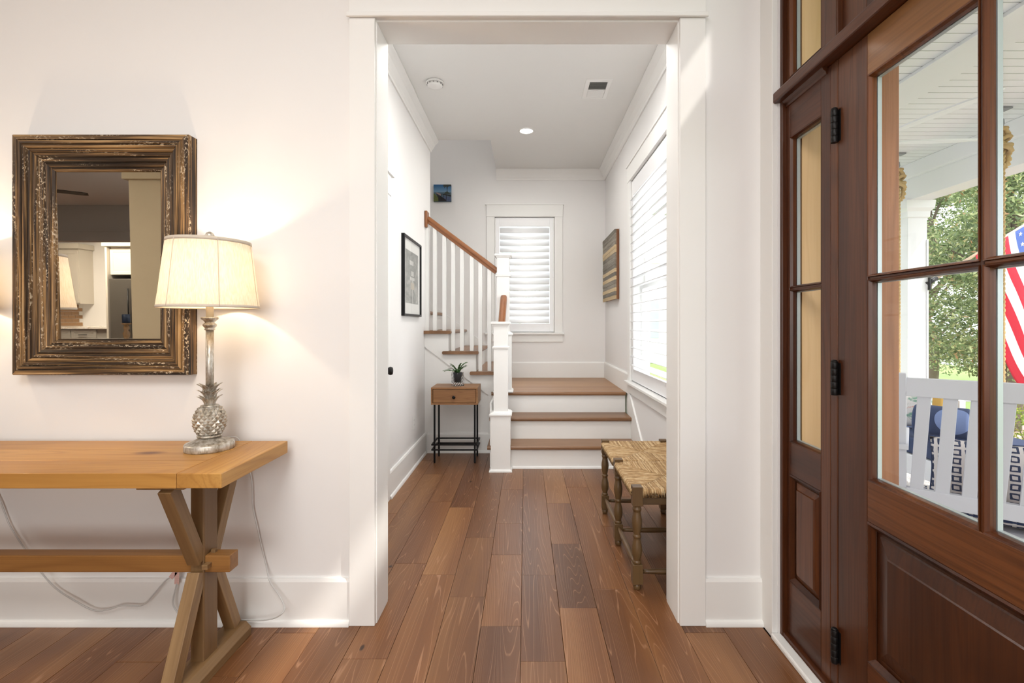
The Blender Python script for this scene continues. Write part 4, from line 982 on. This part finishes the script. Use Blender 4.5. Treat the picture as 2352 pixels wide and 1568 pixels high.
for r_ in range(6):
    for k in range(8):
        x = -10.38+k*.152+(.076 if r_ % 2 else 0); z = .926+r_*.078
        if x+.146 > -9.6: continue
        if tm is None: tm = obj('tile', MB().box(x, x+.146, KB+.004, KB+.010, z, z+.072), TT, t, .001); tx, tz_ = x, z
        else: c = tm.copy(); C.objects.link(c); c.parent = t; c.location = tm.location+Vector((x-tx, 0, z-tz_))
t = thing('kitchen_island', 'white topped island in front of the kitchen, seen in the mirror', 'table', (-5.3, -1.9, 0))
obj('cabinet', MB().box(-6.6, -4.3, -2.2, -1.55, 0, .865), GC, t); obj('island_top', MB().box(-6.7, -4.2, -2.3, -1.45, .866, .905), MARB, t, .004)
t = thing('candle_holder', 'turned wooden candle holder with blue pillar candle, seen in the mirror', 'candle', (-4.57, -1.62, .905))
obj('holder', MB().lathe([(.05, 0), (.05, .015), (.02, .03), (.03, .06), (.035, .10), (.02, .13), (.03, .16), (.02, .19), (.048, .205), (.048, .215)], -4.57, -1.62, .905, 20), PINED[2], t)
obj('candle', MB().lathe([(.038, .215), (.038, .31), (.034, .315)], -4.57, -1.62, .905, 20), paint('navy_wax', rgb(34, 52, 76), .5), t)
t = thing('ceiling_fan', 'black blade ceiling fan of the living room, seen in the mirror', 'fan', (-6.25, -1.95, 2.75))
obj('motor', MB().lathe([(.02, .30), (.02, .12), (.10, .08), (.11, 0), (.08, -.05), (.0, -.06)], -6.25, -1.95, 2.75, 24), BLACK, t)
for k in range(5):
    a = k*2*PI/5-.628; c_, s_ = math.cos(a), math.sin(a)
    m = MB().loops([[(-6.25+r*c_-w_*s_, -1.95+r*s_+w_*c_, 2.755+z) for w_, z in ((-ww, -.005), (ww, .012), (ww, .018), (-ww, .001))] for r, ww in ((.1, .04), (.3, .06), (.68, .055), (.74, .03))], True); obj('blade', m, BLACK, t)

# ------------------------------------------------------------------ PORCH
PX0, PX1 = 1.17, 3.9; PCZ = 2.68
CONC = NT('exposed_aggregate'); v, r = CONC.coords((1, 1, 1), 0); CONC.base(CONC.ramp(CONC.noise(v, 90, 2, .7), [(.4, rgb(150, 144, 138)), (.5, rgb(188, 184, 180)), (.6, rgb(222, 218, 214))])); CONC.set(.8); CONC = CONC.m
struct('floor_porch', MB().box(1.16, PX1, -2.5, 5.6, -.12, -.02), CONC, 'pebbled concrete porch floor outside the door', 'porch')
pcl = structE('ceiling_porch', 'white beadboard porch ceiling outside the door', 'ceiling', (2.5, 2, PCZ))
obj('ceiling_deck', MB().box(1.13, PX1, -2.5, 5.6, PCZ+.012, PCZ+.06), WHITEP, pcl)
m0 = None; k = 0; y = -.6
while y < 5.1:
    if m0 is None: m0 = obj('beadboard', MB().box(1.13, 3.52, y+.003, y+.075, PCZ, PCZ+.012), WHITEP, pcl, .002)
    else: c = m0.copy(); C.objects.link(c); c.parent = pcl; c.location = m0.location+Vector((0, .078*k, 0))
    y += .078; k += 1
obj('ceiling_band', MB().box(2.26, 2.52, -2.0, 5.1, PCZ-.02, PCZ), WHITEP, pcl, .002)
bm_ = structE('trim_8', 'white porch beam above the columns', 'beam', (3.6, 2, 2.36))
obj('beam', MB().box(3.55, 3.75, -2.5, 5.1, 2.36, PCZ+.012), WHITEP, bm_, .002); obj('beam_moulding', MB().box(3.50, 3.55, -2.5, 5.0, PCZ-.13, PCZ), WHITEP, bm_, .004)
obj('beam', MB().box(1.13, 3.55, 4.98, 5.1, 2.36, PCZ+.012), WHITEP, bm_, .002); obj('beam_moulding', MB().box(1.13, 3.5, 4.93, 4.98, PCZ-.13, PCZ), WHITEP, bm_, .004)
obj('fascia', MB().box(3.75, 4.05, -2.5, 5.3, 2.50, 2.56), WHITEP, bm_)
def column(cx, cy, label):
    t = thing('porch_column', label, 'column', (cx, cy, -.02))
    obj('shaft', MB().box(cx-.09, cx+.09, cy-.09, cy+.09, -.02, 2.24), WHITEP, t, .002)
    obj('base', MB().box(cx-.115, cx+.115, cy-.115, cy+.115, -.02, .22), WHITEP, t, .004)
    def rg(z, r): return [(cx-r, cy-r, z), (cx+r, cy-r, z), (cx+r, cy+r, z), (cx-r, cy+r, z)]
    obj('capital', MB().loops([rg(2.20, .092), rg(2.21, .105), rg(2.26, .108), rg(2.29, .13), rg(2.35, .135), rg(2.36, .135)], True), WHITEP, t)
    for s in (-1, 1): obj('corner_trim', MB().box(cx+s*.09-.008, cx+s*.09+.008, cy-.098, cy-.088, .22, 2.0), WHITEP, t, .001)
column(3.65, 4.59, 'white square porch column with bracket of the flag pole')
# exterior house wall skin
struct('wall_exterior', MB().box(1.10, 1.16, 1.90, 3.0, -.3, 3.2).box(1.10, 1.16, 4.5, DB+.3, -.3, 5.6).box(1.10, 1.16, 3.0, 4.5, -.3, .6).box(1.10, 1.16, 3.0, 4.5, 2.6, 3.2), WHITEP, 'white exterior house wall along the porch', 'wall')
# slatted swing bench near the door
u = Vector((.78, -.626, 0)).normalized(); fdir = Vector((.626, .78, 0)).normalized(); P0 = Vector((1.85, 2.35, 0))
Mx = Matrix((( u.x, fdir.x, 0, P0.x), (u.y, fdir.y, 0, P0.y), (0, 0, 1, 0), (0, 0, 0, 1)))
t = thing('slatted_bench', 'white slatted porch bench seen from behind through the door glass', 'bench', (P0.x, P0.y, 0))
def lo(name, m, mat=SWINGP, bev=.003, parent=None): return obj(name, m.xf(Mx), mat, parent or t, bev)
BL = 1.45
def post(x): return MB().loops([[(x+dx, dy+oy, z) for dx, dy in ((-.032, -.02), (.032, -.02), (.032, .02), (-.032, .02))] for z, oy in ((-.02, .14), (.42, .08), (.90, 0), (.975, -.012))], True)
lo('post', post(-.03)); lo('post', post(BL))
lo('top_rail', MB().box(0, BL-.03, -.018, .018, .865, .953))
lo('bottom_rail', MB().box(0, BL-.03, .055, .09, .33, .405))
for i in range(14):
    x = .069+.0955*i
    if x > BL-.08: break
    lo('back_slat', MB().loops([[(x+dx+ox, dy+oy, z) for dx, dy in ((-.026, -.010), (.026, -.010), (.026, .010), (-.026, .010))] for z, oy, ox in ((.38, .072, -.03), (.87, .004, 0))], True), bev=.002)
for i in range(6): lo('seat_slat', MB().box(0, BL, .10+i*.075, .165+i*.075, .225-i*.004, .245-i*.004))
for x in (-.04, BL+.02): lo('arm_rest', MB().box(x-.03, x+.05, -.0, .52, .60, .625)); lo('front_leg', MB().box(x-.02, x+.03, .46, .51, -.02, .60)); lo('side_rail', MB().box(x-.015, x+.02, .1, .48, .17, .225))
def pillow(name, label, c, rot, W, Hh, T, mat, group=None, seams=True):
    n = 14; m = MB(); vs = []
    for sgn in (-1, 1):
        g = []
        for i in range(n+1):
            for j in range(n+1):
                a = -1+2*i/n; b = -1+2*j/n; e = max(0, (1-a**4)*(1-b**4))**.5
                px = a*W/2*(1-.06*(1-abs(b)**1.5)*abs(a)); pz = b*Hh/2*(1-.06*(1-abs(a)**1.5)*abs(b))
                g.append((px, sgn*T/2*e, pz))
        fs = [(i*(n+1)+j, (i+1)*(n+1)+j, (i+1)*(n+1)+j+1, i*(n+1)+j+1) for i in range(n) for j in range(n)]
        m.add(g, fs, 0, True)
    o = obj(name, m, mat, None, 0, c, rot); tag(o, label, 'pillow', group)
    if seams:
        P = []; 
        for k in range(33):
            a = 2*PI*k/32; x = math.cos(a); z = math.sin(a); q = max(abs(x), abs(z)); x, z = x/q, z/q
            P.append((x*W/2*(1-.06*(1-abs(z)**1.5)*abs(x)), 0, z*Hh/2*(1-.06*(1-abs(x)**1.5)*abs(z))))
        s = MB().tube(P, .004, 6, cap=False); p = obj('piping', s, NAVY, None, 0, (0, 0, 0), Quaternion()); p.parent = o; p.location = (0, 0, 0)
    return o
PP = NT('navy_squares_print'); tc = PP.n('ShaderNodeTexCoord'); nn = PP.n('ShaderNodeTexNoise'); PP.l(tc.outputs['Object'], nn.inputs[0]); nn.inputs['Scale'].default_value = 45
sp = PP.n('ShaderNodeSeparateXYZ'); PP.l(tc.outputs['Object'], sp.inputs[0]); wob = PP.math('MULTIPLY', PP.math('SUBTRACT', nn.outputs['Fac'], .5), .35)
def cell(o, sc_): return PP.math('ABSOLUTE', PP.math('SUBTRACT', PP.math('FRACT', PP.math('ADD', PP.math('MULTIPLY', o, sc_), 20.5)), .5))
cu = PP.math('ADD', cell(sp.outputs[0], 20), PP.math('MULTIPLY', wob, .4)); cv = PP.math('ADD', cell(sp.outputs[2], 24), PP.math('MULTIPLY', wob, .4))
mxx = PP.math('MAXIMUM', cu, cv); band = PP.math('MULTIPLY', PP.math('LESS_THAN', mxx, .36), PP.math('GREATER_THAN', mxx, .19))
PP.base(PP.mix(band, rgb(216, 208, 204), rgb(44, 54, 84))); PP.set(.9); PP = PP.m
Rm = Matrix((u, fdir, Vector((0, 0, 1)))).transposed()
tilt = (Rm @ Matrix.Rotation(math.radians(-9), 3, 'X')).to_quaternion()
def onb(x, y, z): return Mx @ Vector((x, y, z))
pillow('throw_pillow', 'cream pillow with navy squares, left one behind the slatted bench back', onb(.29, .185, .50), tilt, .40, .30, .13, PP, 'cream pillows with navy squares')
pillow('throw_pillow', 'cream pillow with navy squares, right one behind the slatted bench back', onb(.80, .185, .50), tilt, .44, .30, .13, PP, 'cream pillows with navy squares')
pillow('bench_cushion', 'cream cushion with navy squares flat on the slatted bench seat', onb(.72, .37, .292), (Rm @ Matrix.Rotation(PI/2, 3, 'X')).to_quaternion(), 1.36, .42, .085, PP)
# hanging daybed with navy cushion
t = thing('porch_swing_bed', 'white hanging porch swing bed on manila ropes', 'swing', (2.8, 3.4, .26))
obj('frame', MB().box(2.44, 3.19, 2.62, 4.08, .26, .385), WHITEP, t, .006); obj('back_panel', MB().box(3.14, 3.19, 2.62, 2.8, .385, .50), WHITEP, t, .006); obj('back_panel', MB().box(3.14, 3.19, 3.5, 4.04, .385, .66), WHITEP, t, .006)
obj('arm', MB().box(2.44, 3.19, 4.04, 4.08, .385, .66), WHITEP, t, .006)
def ropething(x, y, label):
    r = thing('swing_rope', label, 'rope', (x, y, 2.66), 'manila ropes of the hanging swing')
    obj('ceiling_plate', MB().box(x-.05, x+.05, y-.03, y+.03, 2.668, 2.679), GREYMETAL, r, .002); obj('hook', MB().tube([(x, y, 2.668), (x-.012, y, 2.65), (x-.012, y, 2.62), (x+.008, y, 2.60), (x+.010, y, 2.575), (x, y, 2.55)], .009, 8), GREYMETAL, r)
    for ph in range(3):
        P = [(x+.011*math.cos(ph*2.09+z*70), y+.011*math.sin(ph*2.09+z*70), z) for z in [2.55-i*.009 for i in range(240)] if z > .40]
        obj('rope_strand', MB().tube(P, .0105, 5), ROPE, r)
    m = MB(); P = []
    for i in range(60):
        a = i*.42; zz = 2.545-i*.0027; rr = .036+.014*math.sin(i*.9); P.append((x+rr*math.cos(a), y+rr*math.sin(a), zz+.015*math.sin(a*1.7)))
    m.tube(P, .015, 7); obj('knot', m, ROPE, r)
    P = smoothpts([(x, y, 2.42), (x+.035, y, 2.42), (x+.05, y, 2.37), (x+.045, y, 2.31), (x+.02, y, 2.27)], 6)
    for ph in range(2): obj('tail', MB().tube([(p[0]+.010*math.cos(ph*PI+i*.8), p[1], p[2]+.010*math.sin(ph*PI+i*.8)) for i, p in enumerate(P)], .012, 6), ROPE, r)
ropething(3.235, 3.285, 'manila rope with knot, nearer one hanging right of the door muntin'); ropething(3.205, 4.16, 'manila rope with knot, farther one beside the porch column')
def navycirc():
    t = NT('navy_circle_print'); tc = t.n('ShaderNodeTexCoord'); sp = t.n('ShaderNodeSeparateXYZ'); t.l(tc.outputs['Object'], sp.inputs[0])
    a = t.math('SUBTRACT', t.math('FRACT', t.math('ADD', t.math('MULTIPLY', sp.outputs[0], 1.8), 10.5)), .5); b = t.math('SUBTRACT', t.math('FRACT', t.math('ADD', t.math('MULTIPLY', sp.outputs[1], 1.8), 10.2)), .5)
    d = t.math('SQRT', t.math('ADD', t.math('MULTIPLY', a, a), t.math('MULTIPLY', b, b))); t.base(t.mix(t.math('LESS_THAN', d, .25), rgb(46, 62, 98), rgb(120, 138, 184))); t.set(.9); return t.m
NC_ = navycirc()
tag(obj('seat_cushion', MB().box(2.45, 3.13, 2.64, 4.02, .386, .49), NC_, None, .02), 'navy seat cushion with pale blue circles on the hanging swing', 'cushion')
BALL = NT('bolster_print'); tc = BALL.n('ShaderNodeTexCoord'); vd = BALL.n('ShaderNodeVectorMath', operation='DISTANCE'); BALL.l(tc.outputs['Object'], vd.inputs[0]); vd.inputs[1].default_value = (-.03, -.11, .04)
BALL.base(BALL.mix(BALL.math('LESS_THAN', vd.outputs['Value'], .085), rgb(46, 62, 98), rgb(120, 138, 184))); BALL.set(.9); BALL = BALL.m
m = MB(); A = Vector((2.50, 3.10, .598)); Bq = Vector((2.67, 2.90, .598)); dd = (Bq-A).normalized(); sd = Vector((0, 0, 1)).cross(dd); upv = Vector((0, 0, 1))
m.loops([[A.lerp(Bq, s)+sd*r*math.cos(k*PI/12)+upv*r*math.sin(k*PI/12) for k in range(24)] for s, r in ((0, .085), (0, .098), (.04, .105), (.96, .105), (1, .098), (1, .085))], True, True)
tag(obj('bolster_pillow', m, BALL), 'navy bolster pillow with pale blue circle on the hanging swing', 'pillow')
FLOR = NT('floral_print'); v, r = FLOR.coords((1, 1, 1), 0); FLOR.base(FLOR.ramp(FLOR.noise(v, 16, 3, .6, 1), [(.38, rgb(140, 180, 160)), (.45, rgb(240, 234, 230)), (.58, rgb(244, 240, 236)), (.66, rgb(226, 140, 120))])); FLOR.set(.9); FLOR = FLOR.m
rz = Matrix.Rotation(math.radians(-52), 3, 'Z')
pillow('throw_pillow', 'mustard yellow throw pillow on the hanging swing', (2.80, 3.50, .64), (rz @ Matrix.Rotation(math.radians(12), 3, 'X')).to_quaternion(), .42, .30, .14, YEL, None, False)
pillow('throw_pillow', 'white floral throw pillow in front of the mustard pillow', (2.64, 3.38, .63), (rz @ Matrix.Rotation(math.radians(12), 3, 'X')).to_quaternion(), .34, .28, .12, FLOR, None, False)
# white adirondack style table piece beyond
t = thing('porch_railing_ledge', 'white painted ledge beyond the swing cushions', 'ledge', (4.28, 5.0, -.32))
obj('ledge_board', MB().box(4.1, 4.45, 4.75, 5.4, .45, .51), WHITEP, t, .005); obj('ledge_leg', MB().box(4.14, 4.20, 4.8, 4.86, -.32, .45), WHITEP, t); obj('ledge_leg', MB().box(4.35, 4.41, 5.3, 5.36, -.32, .45), WHITEP, t)
# fan
t = thing('porch_ceiling_fan', 'white porch ceiling fan, one blade tip showing through the door', 'fan', (2.1, 2.95, 2.68))
fx, fy, fz = 2.02, 2.88, 2.30
obj('motor', MB().lathe([(.05, .37), (.05, .34), (.015, .33), (.015, .12), (.09, .10), (.11, .04), (.10, -.02), (.05, -.06), (0, -.065)], fx, fy, fz, 28), WHITEP, t)
for k in range(5):
    a = math.radians(-3)+k*2*PI/5; c_, s_ = math.cos(a), math.sin(a)
    m = MB().loops([[(fx+r*c_-w_*s_, fy+r*s_+w_*c_, fz+z) for w_, z in ((-ww, -.030), (0, -.012), (ww, .008), (ww, .016), (0, -.004), (-ww, -.022))] for r, ww in ((.09, .045), (.2, .07), (.4, .08), (.58, .075), (.66, .05))], True); obj('blade', m, WHITEP, t)
# flag
t = thing('flag_pole', 'wooden flag pole angled out from the porch column', 'pole', (3.74, 4.5, 1.58))
pa = Vector((3.75, 4.5, 1.595)); pdir = Vector((math.cos(math.radians(31)), 0, math.sin(math.radians(31)))); pend = pa+pdir*1.85
obj('pole', MB().tube([pa, pend], .0135, 10), paint('pole_pine', rgb(216, 190, 164), .5), t); obj('bracket', MB().tube([pa-pdir*.02, pa+pdir*.09], .021, 10).box(3.74, 3.752, 4.47, 4.53, 1.53, 1.68), BLACK, t); obj('pole_ball', MB().lathe([(.0, -.03), (.025, -.015), (.025, .015), (0, .03)], pend.x, pend.y, pend.z, 12), FLAGW, t)
f0, fw, fl_ = .495, .92, 1.42
def FP(a, b):    # a 0..1 along the pole (house side to tip), b 0..1 down the fly
    p = pa+pdir*(f0+fw*a*(1-.10*b)); s = b*fl_
    x = p.x+.13*b+.34*b**1.6-.03*math.sin(b*5)*a; z = p.z-s*.90-.02*a*b-.22*a*b; y = p.y-.02+.05*math.sin(a*9+b*3)*min(1, b*3)+.03*math.sin(b*9+a*4)*b
    return Vector((x, y, z))
NA, NBn = 52, 50; m = MB(); vs = [FP(i/NA, j/NBn) for i in range(NA+1) for j in range(NBn+1)]; m.v = [tuple(p) for p in vs]
for i in range(NA):
    for j in range(NBn):
        st_ = int(i/NA*13); a = (i+.5)/NA; canton = a > 6/13 and (j+.5)/NBn < .40
        m.f.append([i*(NBn+1)+j, (i+1)*(NBn+1)+j, (i+1)*(NBn+1)+j+1, i*(NBn+1)+j+1]); m.sm.append(True)
        m.m.append(2 if canton else (0 if st_ % 2 == 0 else 1))
flg = obj('flag', m, [FLAGR, FLAGW, FLAGB]); tag(flg, 'red white and blue striped flag with stars hanging from the pole', 'flag')
sm_ = flg.modifiers.new('thickness', 'SOLIDIFY'); sm_.thickness = .0012
for r_ in range(9):
    for c_ in range(6 if r_ % 2 == 0 else 5):
        a = 6/13+(7/13)*(r_+1)/10; b = .40*(c_*2+1+(r_ % 2))/12; p = FP(a, b); du = (FP(a+.01, b)-p).normalized(); dv = (FP(a, b+.01)-p).normalized(); nn_ = du.cross(dv).normalized()
        for sg in (1,):
            P = []
            for k in range(10):
                an = k*PI/5+PI/2; rr = .021 if k % 2 == 0 else .0085; P.append(p+du*rr*math.sin(an)+dv*rr*math.cos(an))
            mm = MB().loops([[q+nn_*.003 for q in P], [q-nn_*.003 for q in P]], True); obj('star', mm, FLAGW, flg)

# ------------------------------------------------------------------ GARDEN
GRASS = paint('lawn', rgb(128, 150, 84), .95, var=.25, nscale=30, bump=.5, bscale=60)
struct('ground_lawn', MB().box(-14, 40, -25, 60, -.42, -.32), GRASS, 'green lawn and ground beyond the porch', 'lawn')
MULCH = paint('dark_mulch', rgb(86, 74, 70), .95, var=.4, nscale=50, bump=.8, bscale=60)
struct('mulch_bed', MB().box(3.95, 5.5, .5, 9, -.33, -.28), MULCH, 'dark mulch bed along the porch', 'ground')
BR = NT('brick_path'); v, r = BR.coords((4, 4, 4), 0); x = BR.n('ShaderNodeTexBrick'); BR.l(v, x.inputs[0]); x.inputs['Color1'].default_value = rgb(214, 176, 166); x.inputs['Color2'].default_value = rgb(200, 160, 150); x.inputs['Mortar'].default_value = rgb(190, 180, 172); BR.base(x.outputs[0]); BR.set(.9)
struct('garden_path', MB().box(5.6, 7.4, -3, 14, -.33, -.29), BR.m, 'pinkish brick garden path beyond the mulch bed', 'path')
struct('street', MB().box(16, 24, -25, 60, -.33, -.30), paint('asphalt', rgb(206, 206, 210), .9), 'pale street beyond the lawn', 'street')
def leafmat(name, cols):
    t = NT(name); t.t.nodes.remove(t.b); gi = t.n('ShaderNodeNewGeometry'); c = t.ramp(gi.outputs['Random Per Island'], cols)
    d = t.n('ShaderNodeBsdfPrincipled'); t.l(c, d.inputs['Base Color']); d.inputs['Roughness'].default_value = .4; tr = t.n('ShaderNodeBsdfTranslucent'); t.l(c, tr.inputs[0])
    mx = t.n('ShaderNodeMixShader'); mx.inputs[0].default_value = .35; t.l(d.outputs[0], mx.inputs[1]); t.l(tr.outputs[0], mx.inputs[2]); t.l(mx.outputs[0], t.out.inputs[0]); return t.m
OAKL = leafmat('oak_leaves', [(0, rgb(84, 102, 64)), (.4, rgb(112, 132, 84)), (.75, rgb(152, 168, 114)), (.95, rgb(200, 204, 150)), (1, rgb(170, 120, 80))])
BUSHL = leafmat('bush_leaves', [(0, rgb(96, 122, 40)), (.5, rgb(140, 166, 60)), (1, rgb(196, 200, 90))])
def leaves(n, rng, blobs, lw, ll):
    m = MB()
    for _ in range(n):
        c, r = blobs[rng.randrange(len(blobs))]; d = Vector((rng.gauss(0, 1), rng.gauss(0, 1), rng.gauss(0, 1))).normalized()*r*rng.uniform(.35, 1)**.6
        p = Vector(c)+Vector((d.x, d.y, d.z*.8)); a = Vector((rng.gauss(0, 1), rng.gauss(0, 1), rng.gauss(0, .7))).normalized()*ll*rng.uniform(.6, 1.2); b = a.cross(Vector((rng.gauss(0, 1), rng.gauss(0, 1), rng.gauss(0, 1)))).normalized()*lw
        m.add([p-a/2, p+b/2+a*.05, p+a/2, p-b/2+a*.05], [(0, 1, 2, 3)])
    return m
def tree(x, y, label, h, rad, n, seed, zlow=.6):
    rng = random.Random(seed); t = thing('garden_tree', label, 'tree', (x, y, -.32), 'trees beyond the porch')
    tips = []; m = MB().tube(smoothpts([(x, y, -.33), (x+.08, y, .6), (x-.05, y+.05, 1.6), (x+.1, y, 2.8), (x, y, h*.75)], 5), [.13-.004*i for i in range(21)], 8)
    obj('trunk', m, BARK, t); blobs = []
    for k in range(46):
        a = rng.uniform(0, 2*PI); z = rng.uniform(zlow, h); q = math.sin(PI*min(1, max(.08, (z-zlow+.7)/(h-zlow+1)))); rr = rad*q*rng.uniform(.35, 1)
        c = (x+rr*math.cos(a), y+rr*math.sin(a), z); blobs.append((c, rng.uniform(.35, .62)))
        if k % 2 == 0:
            zb = max(.7, z-.9); m = MB().tube(smoothpts([(x, y, zb), (x+rr*.5*math.cos(a), y+rr*.5*math.sin(a), (zb+z)/2+.15), c], 4), [.035-.003*i for i in range(9)], 5); obj('branch', m, BARK, t)
    o = obj('foliage', leaves(n, rng, blobs, .028, .085), OAKL, t, recalc=False); o['kind'] = 'stuff'
tree(8.6, 10.3, 'leafy green tree directly behind the white porch column', 4.6, 1.8, 36000, 1)
tree(6.9, 6.9, 'leafy green tree behind the flag', 3.9, 1.2, 32000, 2)
tree(14.2, 12.2, 'taller green tree farther back at the right edge of the door glass', 7.0, 2.1, 24000, 3)
tree(-1.0, 12.5, 'green tree behind the landing window louvers', 3.0, 1.6, 5000, 4, 0)
def bush(x, y, s, label, seed):
    rng = random.Random(seed); t = thing('garden_bush', label, 'bush', (x, y, -.3), 'bushes in the mulch bed')
    for k in range(7):
        a = rng.uniform(0, 6.28); obj('stem', MB().tube([(x, y, -.3), (x+.12*s*math.cos(a), y+.12*s*math.sin(a), .0), (x+.28*s*math.cos(a), y+.28*s*math.sin(a), .3*s)], [.012, .009, .004], 5), BARK, t)
    blobs = [((x+rng.uniform(-.25, .25)*s, y+rng.uniform(-.25, .25)*s, rng.uniform(.0, .42)*s), .17*s) for _ in range(12)]
    o = obj('foliage', leaves(2600, rng, blobs, .014, .035), BUSHL, t, recalc=False); o['kind'] = 'stuff'
bush(4.75, 4.45, 1.0, 'yellow green bush just behind the swing ropes', 31); bush(5.1, 6.6, 1.0, 'yellow green bush farther along the mulch bed', 32); bush(4.7, 3.2, .9, 'yellow green bush near the right edge of the door glass', 33)
# neighbour house seen through the hall windows
t = thing('neighbour_house', 'pale house across the yard behind the shutters', 'house', (2, 19, -.3))
SID = paint('pale_siding', rgb(236, 238, 240), .8)
obj('wall', MB().box(-6, 8.5, 19, 25, -.3, 6), SID, t); obj('roof', MB().prism([(-6.4, 6), (8.9, 6), (1.25, 9)], lambda p, u: (p[0], u, p[1]), 18.7, 25.3), paint('grey_shingle', rgb(140, 140, 142), .9), t)
for i, x in enumerate((-4, -1.2, 1.6, 4.2, 6.6)):
    for z in (.6, 3.6):
        f_ = obj('window', MB().box(x, x+1.1, 18.94, 19, z, z+1.7), TRIM, t); obj('pane', MB().box(x+.08, x+1.02, 18.92, 18.94, z+.08, z+1.62), paint('window_glass_far', rgb(176, 186, 192), .2), f_)
